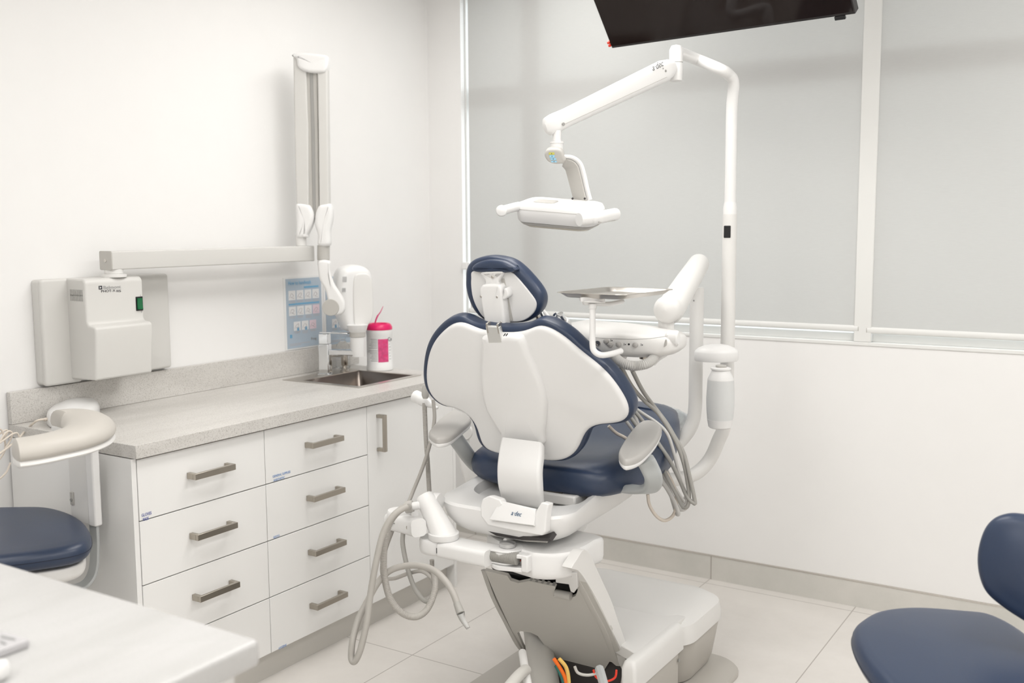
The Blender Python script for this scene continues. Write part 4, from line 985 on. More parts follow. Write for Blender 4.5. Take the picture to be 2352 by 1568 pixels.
for k, (x, y, w, h, m) in enumerate(((1267, 352.5, 13, 5, BTNY), (1268, 359, 12, 6, BTNB), (1271, 365, 13, 4.5, BTNB), (1272.5, 371, 13, 3.5, BTNB))):
    part('touch_button', prism(B(), [hit(x+a*w/2, y+b_*h/2, pn+nd*.0455, nd) for a, b_ in ((-1, -1), (1, -1), (1, 1), (-1, 1))], nd*.0008), m, t)
    part('button_symbol', prism(B(), [hit(x+a, y+b_, pn+nd*.0466, nd) for a, b_ in ((-1, -1), (1, -.5), (.6, 1), (-1, .6))], nd*.0004), INK, t)
for px_, py_ in ((1315, 456), (1343, 456)):
    q = dep(px_, py_, DL-.036); part('yoke_screw', cyl(B(), q, q+BACK*.004, .0035, 12), DARKM, t)
q = dep(1328, 462, DL-.03); part('lamp_pivot', lathe(B(), q-UZ*.01, UZ, [(.017, 0), (.017, .004), (.012, .009), (0, .012)], 24), PLAS, t)
# lamp head: rounded box, slightly turned
LD = 3.08
hx = (RT*.88-FH*.42-UZ*.085).normalized(); hz = UZ+BACK*.20; hz = (hz-hx*hz.dot(hx)).normalized(); hy = hz.cross(hx)
hc_ = dep(1279, 492, LD)+hy*.03
def hring(z, w, d, r): return rrect(hc_+hz*z, hx, hy, w, d, r, 6)
lh = part('lamp_head', loft(B(), [hring(-.026, .245, .130, .035), (hring(-.022, .252, .137, .038)), hring(.004, .262, .147, .042), hring(.020, .258, .143, .042), hring(.030, .246, .132, .038), hring(.0335, .225, .112, .03), hring(.030, .20, .09, .02)]), PLAS, t, label='white rectangular lamp head')
part('head_seam', loft(B(), [hring(.0135, .2612, .1462, .042), hring(.0145, .2612, .1462, .042)]), GREYL, lh)
part('lens_rim', loft(B(), [hring(-.036, .225, .112, .03), hring(-.027, .244, .129, .035)]), GREYL, lh)
part('lens', loft(B(), [hring(-.043, .20, .092, .03), hring(-.0365, .222, .11, .03)]), BOTTOMA, lh, label='cream lamp lens')
part('head_vent', box(B(), -.001, .001, -.001, .001, -.001, .001) if False else loft(B(), [rrect(hc_-hx*.05+hy*.0+hz*.0302, hx, hy, .07, .05, .01, 3), rrect(hc_-hx*.05+hz*.0325, hx, hy, .068, .048, .01, 3)]), GREYL, lh)
# handles
def handle(sgn_, a, b_, w, zz):
    q0 = hc_+hx*(sgn_*.120)+hy*.02+UZ*zz; q1 = a; q2 = b_
    return flat_tube(B(), [q0, q1, q2], .03, .036, r=.48)
l1 = dep(1152, 484, 3.02); l0 = dep(1190, 474, 3.10)
part('grip', flat_tube(B(), [l0+hx*.03, l0, l1-V((0, 0, 0))], .026, .028, r=.48, n=4), PLAS, t, label='left white grip')
part('grip_end', lathe(B(), l1+BACK*.03, FH, [(.006, 0), (.015, .004), (.017, .012), (.017, .045), (.012, .052)], 24), PLAS, t)
rA, rB, rC = dep(1330, 504, 2.97), dep(1372, 500, 3.0), dep(1412, 492, 3.10)
part('grip', flat_tube(B(), [rA, rA.lerp(rB, .6), rB, rC], .040, .038, r=.48, n=4), PLAS, t, label='right white grip')
part('grip_inlay', prism(B(), [dep(x, y, d_) for x, y, d_ in ((1375, 503, 2.978), (1412, 495, 3.075), (1414, 507, 3.075), (1376, 512, 2.978))], FH*.01), GREYL, t, label='grey grip inlay')

# ================================================================ DELIVERY UNIT (post, arm, control head, tray holder)
t = du = thing('delivery_unit', 'white dentist delivery unit with knobs, swing arm and post behind the chair back', 'delivery unit', (-1.37, YP, .60))
YD = 3.38
xq = at(1599, 800, Y=YD).x
zlow = at(1600, 940, Y=YD).z
tube_obj('post', [V((-1.52, 3.10, .705)), at(1515, 1035, Y=3.26), at(1556, 1018, Y=3.34), at(1584, 985, Y=3.37), V((xq-.002, YD, zlow-.01)), V((xq, YD, zlow+.1)), V((xq, YD, 1.05)), V((xq, YD, at(1600, 660, Y=YD).z))], .0245, PLASW, t, seg=24)
for py_ in (676, 690):
    q = at(1594, py_, Y=YD-.0245); part('post_screw', cyl(B(), q, q+V((-.001, -.002, 0)), .003, 10), GREYM, t)
# flex arm, tube from upper back to lower front
a0 = at(1605, 606, Y=3.36); a1 = dep(1538, 712, 3.05)
dv2 = (a1-a0).normalized()
bm = lathe(B(), a0-dv2*.03, dv2, [(.004, 0), (.022, .004), (.032, .014), (.036, .03), (.040, (a1-a0).length*.5), (.043, (a1-a0).length+.02), (.040, (a1-a0).length+.05), (.02, (a1-a0).length+.06)], 32)
part('swing_arm', bm, PLASW, t, label='white tapered swing arm')
q = dep(1529, 712, 2.98); nf = (BACK*.9-RT*.35).normalized()
part('arm_end_cap', lathe(B(), q-nf*.05, nf, [(.04, 0), (.041, .03), (.038, .045), (.028, .055), (.0, .060)], 36), PLASW, t)
e0 = dep(1530, 735, 3.02); part('arm_stem', cyl(B(), V((e0.x, e0.y, e0.z-.06)), e0, .024), PLASW, t)
# control head body: lens-shaped loft along its width
dw = (RT*.985-FH*.17).normalized(); dd = V((-dw.y, dw.x, 0))
HD = 2.93
hL, hR = dep(1268, 790, HD+.10), dep(1552, 790, HD-.05)
dw = V(((hR-hL).x, (hR-hL).y, 0)).normalized(); dd = V((-dw.y, dw.x, 0)); LW = (hR-hL).length
def hsec(u, zt, zb, dpt, yo=0, zm=None):
    c = hL.lerp(hR, u); out = []; n = 36
    for k in range(n):
        a = 2*math.pi*k/n; ca, sa = math.cos(a), math.sin(a)
        yy = math.copysign(abs(ca)**.62, ca)*dpt/2; e = .75 if sa > 0 else .62
        zz = (zt if sa > 0 else -zb)*abs(sa)**e
        out.append(V((c.x, c.y, (hL.z+hR.z)/2))+dd*(yy+yo+.08)+UZ*zz)
    return out
def pz(py): return (at(1450, py, Y=(hL.y+hR.y)/2).z-(hL.z+hR.z)/2)
secs = [(0, .012, .02, .07, .03), (.02, .030, .026, .13, .02), (.08, .050, .033, .18, .01), (.20, .060, .036, .21, .0), (.30, .056, .038, .225, 0), (.5, .052, .039, .24, 0), (.7, .046, .039, .24, 0), (.86, .040, .036, .22, 0), (.95, .032, .028, .19, .0), (.985, .022, .018, .15, .0), (1, .008, .008, .10, 0)]
hb_ = part('control_head', loft(B(), [hsec(*s) for s in secs]), PLASW, t, label='white rounded control head')
fpp = hL.lerp(hR, .5)+dd*(.08-.1195)
tube_obj('head_seam', [hit(x, y, fpp-dd*.0006, -dd) for x, y in ((1362, 775), (1400, 777), (1450, 779), (1490, 777.5))]+[hit(1520, 773.5, fpp+dd*.006, -dd), hit(1534, 771, fpp+dd*.018, -dd)], .0007, GREYM, hb_, seg=5)
fp = hL.lerp(hR, .5)+dd*(.08-.1195); nfp = -dd
for x, y in ((1393, 783), (1402.5, 791), (1422, 791), (1460, 791.5)):
    q = hit(x, y, fp, nfp); part('knob', lathe(B(), q-nfp*.004, nfp, [(.0065, 0), (.0075, .004), (.0075, .012), (.005, .014), (.0, .0145)], 16), TAUPE, t)
q = hit(1444.5, 790.5, fp+nfp*.0005, nfp); part('knob_hole', cyl(B(), q, q+nfp*.001, .003, 14), DARK, t)
q = hit(1373, 788, fp+nfp*.0005, nfp); part('gauge', lathe(B(), q-nfp*.003, nfp, [(.0075, 0), (.0075, .005), (.0055, .005), (.005, .003)], 20), STEEL, t)
for x, y in ((1401, 781), (1413, 790), (1431.5, 790), (1451.5, 791), (1470.5, 791)):
    q = hit(x, y, fp+nfp*.0004, nfp); text('1', .011, q-UZ*.004, dw, UZ, INK, t, 'knob_number'); part('drop_symbol', cyl(B(), q+dw*.0065-UZ*.001, q+dw*.0065-UZ*.001+nfp*.0006, .0017, 8), INK, t)
part('handpiece_slot', pad(B(), [hit(x, y, fp+nfp*.0-dd*-.012, nfp) for x, y in ((1525, 796), (1528, 781), (1532, 780), (1532, 792), (1527, 796))], nfp, .003, .001, n_smooth=3, rings=1), GREYL, t)
q = dep(1548, 776, 2.90); part('handle_cap', lathe(B(), q-dw*.02, dw, [(.018, 0), (.022, .003), (.022, .03), (.018, .034)], 28), PLAS, t, label='white round end cap')
# underslung neck and corrugated loop
q = dep(1408, 812, 2.97); part('hose_outlet', lathe(B(), dep(1414, 806, 2.97), V((.35, .0, -1)), [(.044, 0), (.036, .016), (.024, .030), (.018, .036)], 28), PLASW, t)
lo = [dep(1412, 818, 2.92), dep(1424, 830, 2.88), dep(1442, 838, 2.86), (dep(1462, 840, 2.86)), dep(1482, 836, 2.86), dep(1496, 828, 2.88), dep(1506, 814, 2.92)]
part('corrugated_hose', tube(B(), lo, .0145, 20, 10, rib=.14, pitch=.0042), HOSEL, t, label='pale corrugated hose loop')
tube_obj('arm_bracket', [dep(1500, 836, 2.98), dep(1512, 824, 2.98), dep(1530, 812, 3.0), dep(1536, 800, 3.02)], .007, PLAS, t)
part('arm_pivot_metal', lathe(B(), dep(1478, 824, 2.99), UZ, [(.012, 0), (.014, .01), (.010, .02)], 16), NICK, t)
# tray post and holder
tr0 = dep(1403, 818, 2.86)
TD = 2.665
tube_obj('tray_post', [dep(1426, 806, TD+.08), dep(1402, 813, TD+.03), dep(1380, 815, TD), dep(1365, 806, TD), dep(1361, 790, TD), dep(1361, 750, TD), dep(1361, 706, TD)], .0080, PLAS, t, seg=18)
q = dep(1361, 707, TD); part('post_cap', cyl(B(), q-UZ*.003, dep(1361, 697, TD), .0105), PLAS, t)
c_ = dep(1362, 690, TD)
part('tray_bracket', traced(B(), [(1334, 685), (1340, 682), (1384, 682), (1389, 686), (1390, 693), (1386, 696), (1340, 695), (1334, 692)], c_, BACK, .05, .005, 3, off=.02), PLAS, t, label='white tray bracket')
tube_obj('bracket_arm', [dep(1340, 695, TD), dep(1395, 698, TD+.03), dep(1430, 692, TD+.12)], .006, PLAS, t)
# instrument tray
zt_ = dep(1361, 684, TD).z
corn = [at(1292, 684, Z=zt_+.008), at(1388, 697, Z=zt_+.006), at(1532, 680, Z=zt_+.006), at(1400, 675.5, Z=zt_+.008)]
A0 = dep(1292, 683.5, 2.83); A1 = dep(1437, 690.5, 2.66); A2 = dep(1534, 679.5, 2.90); A3 = dep(1400, 675, 3.1)
ct = (A0+A2)/2; ct.z = zt_+.006
e1 = V(((A2-A1).x, (A2-A1).y, 0)); 
_P = [at(x, y, Z=zt_-.006) for x, y in ((1292, 685), (1432, 697), (1534, 681), (1400, 675))]
ct = sum(_P, V((0, 0, 0)))/4; tw = ((_P[2]-_P[1]).normalized()+(_P[3]-_P[0]).normalized()); tw.z = 0; tw.normalize(); tdp = V((-tw.y, tw.x, 0)); ct.z = zt_-.004
t2 = thing('instrument_tray', 'shallow stainless steel instrument tray on the white bracket left of the swing arm', 'tray', (ct.x, ct.y, ct.z-.005))
def tring(z, w, d, r): return rrect(V((ct.x, ct.y, ct.z))+UZ*z, tw, tdp, w, d, r, 6)
WT, DT = .285, .215
bm = loft(B(), [tring(.000, WT-.045, DT-.045, .02), tring(.0025, WT-.034, DT-.034, .022), tring(.012, WT-.010, DT-.010, .026), tring(.0135, WT, DT, .028), tring(.0125, WT+.002, DT+.002, .028)], True, False)
o = part('tray', bm, STEEL, t2); s_ = o.modifiers.new('solid', 'SOLIDIFY'); s_.thickness = .001; s_.offset = 1
t2.location.z = ct.z-.001
# instruments at the left end of the head
t3 = thing('handpiece_holder', 'row of chrome handpieces in white holders beside the headrest', 'dental handpieces', tuple(dep(1285, 745, 2.92)))
q = dep(1288, 748, 2.93)
ax3 = (UZ*.55-RT*.35-FH*.3).normalized()
part('holder_cup', lathe(B(), q-ax3*.04, ax3, [(.012, 0), (.024, .012), (.030, .03), (.031, .045), (.029, .050), (.022, .053)], 28), PLAS, t3)
q1 = dep(1281, 731, 2.90); part('syringe_head', cyl(B(), q1-ax3*.012, q1+ax3*.016, .0085, 16), CHROME, t3)
q1 = dep(1291, 728, 2.91); part('syringe_button', cyl(B(), q1-ax3*.01, q1+ax3*.014, .010, 16), CHROME, t3)
part('syringe_nozzle', cyl(B(), dep(1288, 724, 2.89), dep(1277, 721, 2.88), .005, 12), CHROME, t3)
for k, (xa, ya2, xb, yb3) in enumerate(((1256, 741, 1238, 709), (1244, 745, 1229, 716), (1270, 740, 1264, 733))):
    a, b2 = dep(xa, ya2, 3.05+.02*k), dep(xb, yb3, 3.05+.02*k); d_ = (b2-a).normalized()
    h_ = part('handpiece', lathe(B(), a-d_*.05, d_, [(.006, 0), (.008, .02), (.008, .045), (.0068, .06), (.0062, .10), (.004, .12)], 16), [CHROME, NICK, PLAS][k], t3)
    if k == 0:
        for j in range(4): part('grip_ring', lathe(B(), a-d_*(.006+.0045*j), d_, [(.0085, 0), (.0085, .0018)], 16), DARK, h_)
        part('coupling', lathe(B(), a-d_*.045, d_, [(.0105, 0), (.0105, .018)], 14), DARK, h_)
# water bottle
t = thing('water_bottle', 'frosted water bottle hanging under a white cap bracket right of the chair', 'water bottle', (-1.2, 3.2, .72))
WB = 3.22
bxc = at(1655, 900, Y=WB)
cx_, cy_ = bxc.x, WB
Zf = lambda py: at(1655, py, Y=WB).z
zb_, zr_, zs_, ztp = Zf(982), Zf(962), Zf(872), Zf(847)
t.location = (cx_, cy_, zb_)
o_ = V((cx_, cy_, 0))
sc = .0475
part('bottle', lathe(B(), o_+UZ*(zr_), UZ, [(.043, 0), (.046, .03), (.0475, (zs_-zr_)*.5), (.044, zs_-zr_), (.043, zs_-zr_)], 36), BOTL, t, label='frosted bottle body half full')
part('bottle_base', lathe(B(), o_+UZ*zb_, UZ, [(.034, 0), (.039, .004), (.044, (zr_-zb_))], 36), PLAS, t)
part('bottle_shoulder', lathe(B(), o_+UZ*zs_, UZ, [(.044, 0), (.044, .003), (.033, .026), (.030, .032), (.034, .036), (.034, .040), (.026, .043)], 36), PLAS, t)
part('bottle_neck', cyl(B(), o_+UZ*(ztp-.002), o_+UZ*Zf(838), .018), GREYL, t)
# bracket dome spanning post and pole
dm = (V((xq, YD, 0))+V((xx, YP, 0)))/2
qc = at(1638, 815, Y=3.27); 
bm = B(); 
rings = []
for z, s in ((Zf(836), .97), (Zf(834), 1), (Zf(815)-.002, 1), (Zf(812), .96), (Zf(806), .82), (Zf(800), .55), (Zf(797), .2)):
    rings.append([V((qc.x, 3.30, z))+RT*(math.cos(2*math.pi*k/36)*.0755*s)+FH*(math.sin(2*math.pi*k/36)*.055*s) for k in range(36)])
part('bracket_cap', loft(bm, rings), PLAS, t, label='white domed bracket cap')

# ---- handpiece hoses hanging from the control head and looping over to the chair
th = thing('handpiece_tubing', 'bundle of grey handpiece hoses looping down right of the backrest', 'hoses', tuple(dep(1580, 1160, 2.9)))
HS = [
 (HOSED, .0060, [(1386, 815, 2.98), (1392, 850, 2.96), (1420, 900, 2.9), (1450, 940, 2.85)]),
 (HOSED, .0068, [(1412, 838, 2.96), (1420, 870, 2.94), (1428, 890, 2.92), (1436, 915, 2.92), (1448, 945, 2.90)]),
 (HOSED, .0068, [(1426, 840, 2.95), (1450, 885, 2.93), (1480, 920, 2.9), (1508, 945, 2.86), (1530, 975, 2.82), (1555, 1020, 2.8), (1572, 1070, 2.8), (1582, 1130, 2.8), (1580, 1160, 2.8), (1569, 1164, 2.81), (1556, 1140, 2.83), (1530, 1090, 2.86), (1508, 1040, 2.9), (1478, 1000, 2.93), (1450, 960, 2.95)]),
 (HOSED, .0068, [(1452, 850, 2.94), (1475, 895, 2.93), (1500, 930, 2.9), (1530, 970, 2.84), (1548, 1000, 2.82), (1570, 1040, 2.80), (1583, 1090, 2.79), (1596, 1150, 2.79), (1592, 1154, 2.79), (1578, 1140, 2.8), (1560, 1100, 2.83), (1540, 1060, 2.85), (1515, 1022, 2.9), (1490, 985, 2.94), (1455, 940, 2.96)]),
 (HOSEL, .0062, [(1455, 935, 3.0), (1480, 952, 2.98), (1510, 972, 2.95), (1532, 995, 2.92), (1545, 1030, 2.9), (1558, 1080, 2.88), (1570, 1120, 2.88), (1578, 1148, 2.88), (1572, 1162, 2.88), (1560, 1150, 2.9)]),
 (HOSEL, .0062, [(1455, 945, 3.0), (1472, 985, 2.97), (1500, 1010, 2.95), (1524, 1062, 2.92), (1545, 1110, 2.92), (1563, 1140, 2.92), (1578, 1160, 2.92)]),
 (HOSEL, .0062, [(1437, 965, 2.98), (1455, 990, 2.97), (1490, 1040, 2.95), (1512, 1080, 2.93), (1530, 1110, 2.93), (1550, 1150, 2.93), (1562, 1170, 2.93), (1576, 1165, 2.93), (1574, 1140, 2.92)]),
 (HOSEL, .0072, [(1494, 1040, 2.9), (1516, 1096, 2.88), (1534, 1125, 2.88), (1550, 1155, 2.88), (1558, 1178, 2.88), (1554, 1178, 2.9), (1545, 1150, 2.93), (1530, 1100, 2.96), (1512, 1050, 2.97), (1498, 1020, 2.97)]),
 (HOSE, .0058, [(1398, 978, 2.85), (1415, 994, 2.86), (1437, 1006, 2.87), (1470, 1030, 2.89), (1500, 1052, 2.9), (1524, 1078, 2.9), (1543, 1105, 2.9), (1554, 1145, 2.9), (1548, 1180, 2.9), (1528, 1195, 2.9), (1508, 1185, 2.9), (1492, 1160, 2.9), (1488, 1135, 2.9)]),
]
for m, r, pts in HS:
    part('hose', tube(B(), [dep(p[0], p[1], p[2]+.36*max(0, min(1, (p[1]-850)/90))) for p in pts], r*(.94), 12, 6), m if m is not HOSE else CABLE, th)

# ================================================================ ASSISTANT ARM in front of the chair base
t = asst = thing('assistant_unit', 'white swing unit with metal knob and suction holders left of the dental chair base', 'dental unit arm', (-1.62, 2.3, .56))
YA_ = at(1112, 1268, Z=.617).y
aL, aR = at(958, 1262, Y=YA_+.05), at(1112, 1285, Y=YA_)
zt1, zb1 = at(1112, 1268, Y=YA_).z, at(1112, 1305, Y=YA_).z
xl_, xr_, xk = at(960, 1270, Y=YA_).x, at(1112, 1290, Y=YA_).x, at(1003, 1262, Y=YA_).x
zm = (zt1+zb1)/2; hh = zt1-zb1; ww = .088
def aring(x, w, h, r, cy=0): return rrect(V((x, YA_+ww/2+cy, zm)), YA, UZ, w, h, r, 5)
part('arm_link', loft(B(), [aring(xk+.001, ww, hh, .014), aring(xr_, ww, hh, .012)]), PLAS, t, label='white square arm link')
P_ = [V((p.x, p.y, 0)) for p in rrect(V(((xl_+xk)/2, YA_+ww/2, 0)), XA, YA, xk-xl_+.03, ww, .040, 8)]
R_ = []
for z, s in ((zb1+.001, .82), (zb1+.004, .92), (zb1+.012, .985), (zb1+.02, 1), (zt1-.008, 1), (zt1-.002, .97), (zt1, .93)):
    c0_ = V(((xl_+xk)/2, YA_+ww/2, 0)); R_.append([V((c0_.x+(p.x-c0_.x)*s, c0_.y+(p.y-c0_.y)*s, z)) for p in P_])
part('arm_end', loft(B(), R_), PLAS, t)
part('seam_mark', box(B(), xk-.001, xk+.001, YA_-.001, YA_+.001, zm-.008, zm+.008), DARK, t)
# hinge cavity and plates
hx_, hy_ = at(1166, 1255, Z=zt1).x, at(1166, 1255, Z=zt1).y
hp = V((hx_, hy_, 0))
part('hinge_cavity', tube(B(), [V((xr_-.01, YA_+.045, zm+.004)), V((hx_+.05, YA_+.05, zm+.004))], .018, 14, rib=.1, pitch=.004), HOSED, t, label='grey hose visible in the hinge')
def tongue(z0, z1, r, xa, ins, nm, ys=0):
    n = 18; pts = []
    for k in range(n+1):
        a = -math.pi/2+math.pi*k/n; pts.append(V((hx_+r*math.cos(a), hy_+ys+r*math.sin(a), z0)))
    pts += [V((xa, hy_+ys+r, z0)), V((xa, hy_+ys-r, z0))]
    return part(nm, prism(B(), pts, V((0, 0, z1-z0))), PLAS, t, bevel=.002)
tongue(zt1-.006, zt1, .046, xr_-.002, 0, 'upper_tongue')
tongue(zb1+.004, zb1+.010, .040, xr_-.002, 0, 'lower_tongue')
def lug(z0, z1, r, nm):
    n = 18; pts = []
    for k in range(n+1):
        a = math.pi/2+math.pi*k/n; pts.append(V((hx_+r*math.cos(a), hy_+r*math.sin(a), z0)))
    pts += [V((-1.46, hy_-r*.6, z0)), V((-1.46, hy_+r, z0))]
    return part(nm, prism(B(), pts, V((0, 0, z1-z0))), PLAS, t, bevel=.002)
lug(zt1-.018, zt1-.0065, .046, 'upper_lug'); lug(zb1-.010, zb1+.003, .048, 'lower_lug')
part('hinge_back', box(B(), -1.462, -1.44, hy_-.03, hy_+.09, zb1-.008, zt1-.006), PLAS, t, bevel=.004)
part('knob', lathe(B(), V((hx_, hy_, zt1+.0005)), UZ, [(.020, 0), (.024, .001), (.024, .011), (.021, .013), (.006, .0155), (.0, .0158)], 32), mat('knob_metal', (.60, .60, .60), .3, metal=.9), t, label='metal tension knob')
part('bearing', lathe(B(), V((hx_, hy_, zb1+.0102)), UZ, [(.016, 0), (.016, .002), (.011, .0022), (.006, .001), (.0, .001)], 24), mat('brass_bearing', (.25, .17, .10), .3, metal=1), t)
tube_obj('red_wire', [V((hx_+.015, hy_+.03, zb1+.016)), V((hx_+.03, hy_+.01, zb1+.014)), V((hx_+.045, hy_-.0, zb1+.014))], .003, RED, t, seg=6)
# leaning riser on the arm end
rb = V(((xl_+xk)/2+.028, YA_+ww/2, zt1)); 
part('riser_ring', lathe(B(), rb+V((0, 0, .0005)), UZ, [(.044, 0), (.046, .003), (.046, .018), (.044, .020)], 36), PLAS, t)
rt_ = at(975, 1140, Y=rb.y+.005); d_ = (rt_-(rb+UZ*.016))
rings = []
for k in range(9):
    u = k/8; c = (rb+UZ*.016).lerp(rt_, u); r = .041-.0105*min(1, u*1.5) - (.004 if u > .98 else 0)
    tilt = (d_.normalized()*u+UZ*(1-u)).normalized(); x = YA.cross(tilt).normalized(); y = tilt.cross(x)
    rings.append([c+x*r*math.cos(2*math.pi*j/30)+y*r*math.sin(2*math.pi*j/30) for j in range(30)])
c = rt_+d_.normalized()*.006; rings.append([c+(p-rt_)*.8 for p in rings[-1]]); 
part('riser', loft(B(), rings), PLAS, t, label='white leaning riser')
q = at(1003, 1152, Y=rb.y+.03); part('riser_disc', cyl(B(), q-(RT*.9-FH*.45)*.012, q+(RT*.9-FH*.45)*.012, .027, 30), PLAS, t)
q0 = at(962, 1160, Y=rb.y-.02); q1 = at(944, 1163, Y=rb.y-.03)
part('hose_socket', cyl(B(), q0+(q0-q1)*.2, q1, .012), PLAS, t)
part('hose_sleeve', cyl(B(), q1-(q1-q0)*.25, q1+(q1-q0)*.7, .0185), GREYL, t, label='grey hose sleeve')
# holder head behind left
hq = at(917, 1200, Y=2.36)
part('holder_block', flat_tube(B(), [at(900, 1196, Y=2.37), at(930, 1203, Y=2.33), at(962, 1212, Y=2.29)], .05, .052, r=.3), PLAS, t)
hc2 = at(917, 1190, Y=2.35)
part('holder_drum', lathe(B(), hc2-UZ*.004, UZ, [(.037, 0), (.038, .006), (.037, .026), (.034, .031), (.0, .033)], 36), PLAS, t, label='round white holder drum')
part('drum_gap', lathe(B(), hc2-UZ*.0065, UZ, [(.0375, 0), (.0375, .002)], 36), GREYM, t)
q = at(940, 1211, Y=2.285); part('lock_bolt', lathe(B(), q+V((0, 0, 0)), V((.0, -1, .0)), [(.009, 0), (.009, .004), (.006, .006), (.0025, .004)], 20), NICK, t)
part('warning_tag', prism(B(), [at(x, y, Y=2.29) for x, y in ((946, 1176), (958, 1172), (961, 1184), (950, 1187))], V((0, .001, 0))), CARD, t)
# rail behind and the slanted post
part('rear_rail', flat_tube(B(), [at(1000, 1166, Y=2.62), at(1110, 1170, Y=2.60)], .02, .045, r=.25), PLASW, t, label='pale horizontal rail behind')
part('rear_post', flat_tube(B(), [at(1058, 1000, Y=2.95), at(1075, 1070, Y=2.95), at(1095, 1140, Y=2.95)], .022, .055, side=FH, r=.4), PLASW, t, label='pale slanted post behind the armrest')
q = at(1067, 992, Y=2.95); part('post_head', lathe(B(), q+FH*-.01, FH, [(.026, 0), (.030, .004), (.030, .02)], 28), PLASW, t)
# syringe holder left of backrest
s0 = at(955, 910, Y=2.62); s1 = at(1010, 940, Y=2.60)
part('holder_grip', lathe(B(), s0-(s1-s0)*.06, (s1-s0), [(.012, 0), (.0205, .005), (.0215, .016), (.0195, .026), (.0185, .030), (.0195, .034), (.0175, .062), (.013, .075), (.006, .10), (.004, .115)], 28), PLAS, t, label='white ribbed holder beside the backrest')
part('hve_tip', lathe(B(), at(977, 915, Y=2.585), UZ, [(.008, 0), (.012, .01), (.012, .03), (.007, .045)], 20), GREYL, t)
# suction hoses: one thing of their own
th2 = thing('suction_tubing', 'grey ribbed suction hoses looping to the floor left of the chair base', 'hoses', tuple(at(900, 1500, Y=2.1)))
def P2(pts): return [at(x, y, Y=Y_) for x, y, Y_ in pts]
part('ribbed_hose', tube(B(), P2([(975, 925, 2.60), (978, 1000, 2.59), (982, 1060, 2.58), (986, 1128, 2.57)]), .0078, 14, rib=.12, pitch=.0042), HOSE, th2)
part('ribbed_hose', tube(B(), P2([(992, 1285, 2.56), (992, 1305, 2.56), (990, 1330, 2.56)]), .0078, 14, rib=.12, pitch=.0042), HOSE, th2)
part('smooth_hose', tube(B(), P2([(995, 918, 2.60), (998, 960, 2.59), (990, 1010, 2.57), (972, 1070, 2.54), (950, 1125, 2.5), (938, 1155, 2.46)]), .0060, 12), HOSE, th2)
part('ribbed_hose', tube(B(), P2([(941, 1163, rb.y-.03), (920, 1170, 2.20), (898, 1195, 2.17), (886, 1230, 2.15), (881, 1280, 2.14), (884, 1330, 2.14), (898, 1378, 2.15), (925, 1408, 2.17), (955, 1416, 2.2), (980, 1400, 2.24), (996, 1365, 2.27), (1000, 1335, 2.29), (992, 1312, 2.32), (965, 1303, 2.33)]), .0098, 16, rib=.07, pitch=.0048), HOSE, th2, label='ribbed suction hose loop')
part('smooth_hose', tube(B(), P2([(935, 1163, 2.19), (905, 1182, 2.15), (880, 1225, 2.12), (862, 1300, 2.09), (850, 1370, 2.07), (842, 1430, 2.05), (828, 1490, 2.03), (815, 1518, 2.02), (807, 1510, 2.02), (810, 1470, 2.03), (824, 1420, 2.06), (845, 1378, 2.09), (870, 1335, 2.13), (900, 1308, 2.16), (945, 1298, 2.18), (990, 1306, 2.18), (1020, 1330, 2.17), (1040, 1360, 2.16), (1052, 1392, 2.15)]), .0092, 16), HOSE, th2, label='thick smooth suction hose')
part('smooth_hose', tube(B(), P2([(905, 1210, 2.36), (888, 1255, 2.34), (877, 1300, 2.32), (882, 1325, 2.31), (905, 1328, 2.3), (940, 1316, 2.3), (970, 1312, 2.3), (992, 1330, 2.3), (1000, 1360, 2.3)]), .0058, 12), HOSE, th2)
part('smooth_hose', tube(B(), P2([(926, 1222, 2.31), (925, 1250, 2.30), (935, 1300, 2.29), (950, 1345, 2.28), (970, 1375, 2.27), (985, 1380, 2.27), (995, 1365, 2.28)]), .0072, 12), HOSED, th2)
e_ = P2([(1049, 1384, 2.15), (1058, 1408, 2.14), (1063, 1422, 2.14), (1075, 1442, 2.13)])
part('hose_end', tube(B(), e_[:2], (.0095, .0115), 14, 1, False), HOSED, th2)
part('valve_tip', tube(B(), [e_[1], e_[2], e_[3]], (.0115, .0055), 16, 4), CLEAR, th2, label='clear suction valve')
part('valve_body', tube(B(), [e_[1], e_[2], e_[3]], (.008, .003), 12, 4), HOSEL, th2)

# ================================================================ TELEVISION
ZTV = 2.2
a, b2 = at(1405, 112, Z=ZTV), at(1964, 33, Z=ZTV)
ux = (b2-a).normalized(); Lw = (b2-a).length; vd = V((.099, .6036, -.7911)); vd = (vd-ux*vd.dot(ux)).normalized(); upd = -vd
ntv = ux.cross(upd)
if ntv.z > 0: ntv = -ntv
HT = Lw*.57
cen = a+ux*Lw/2+upd*HT/2
t = tv = thing('television', 'black flat television hung from the ceiling in front of the blind, tilted down', 'television', tuple(cen))
bm = B(); obox(bm, cen-ntv*.020, ux, upd, ntv, Lw, HT, .034); part('casing', bm, BEZ, t, bevel=.002)
bm = B(); obox(bm, cen-ntv*.001+upd*.004, ux, upd, ntv, Lw-.010, HT-.014, .005); part('screen', bm, SCREEN, t)
q = a+ux*Lw*.945-upd*.006-ntv*.004; bm = B(); obox(bm, q, ux, upd, ntv, .035, .012, .010); part('ir_receiver', bm, DARK, t, bevel=.001)
for k in (0, 1):
    q = a-ux*.003+upd*(.014+k*.012); bm = B(); obox(bm, q-ntv*.004, ux, upd, ntv, .010, .008, .016); part('corner_clip', bm, RED, t, bevel=.001, label='orange red corner clip')
mc = cen-ntv*.05
bm = B(); tube(bm, [mc+ntv*.012, mc-ntv*.03, V((mc.x, mc.y+.02, mc.z+.1)), V((mc.x, mc.y+.02, CEIL-.012))], .02, 16); part('ceiling_mount', bm, DARK, t)
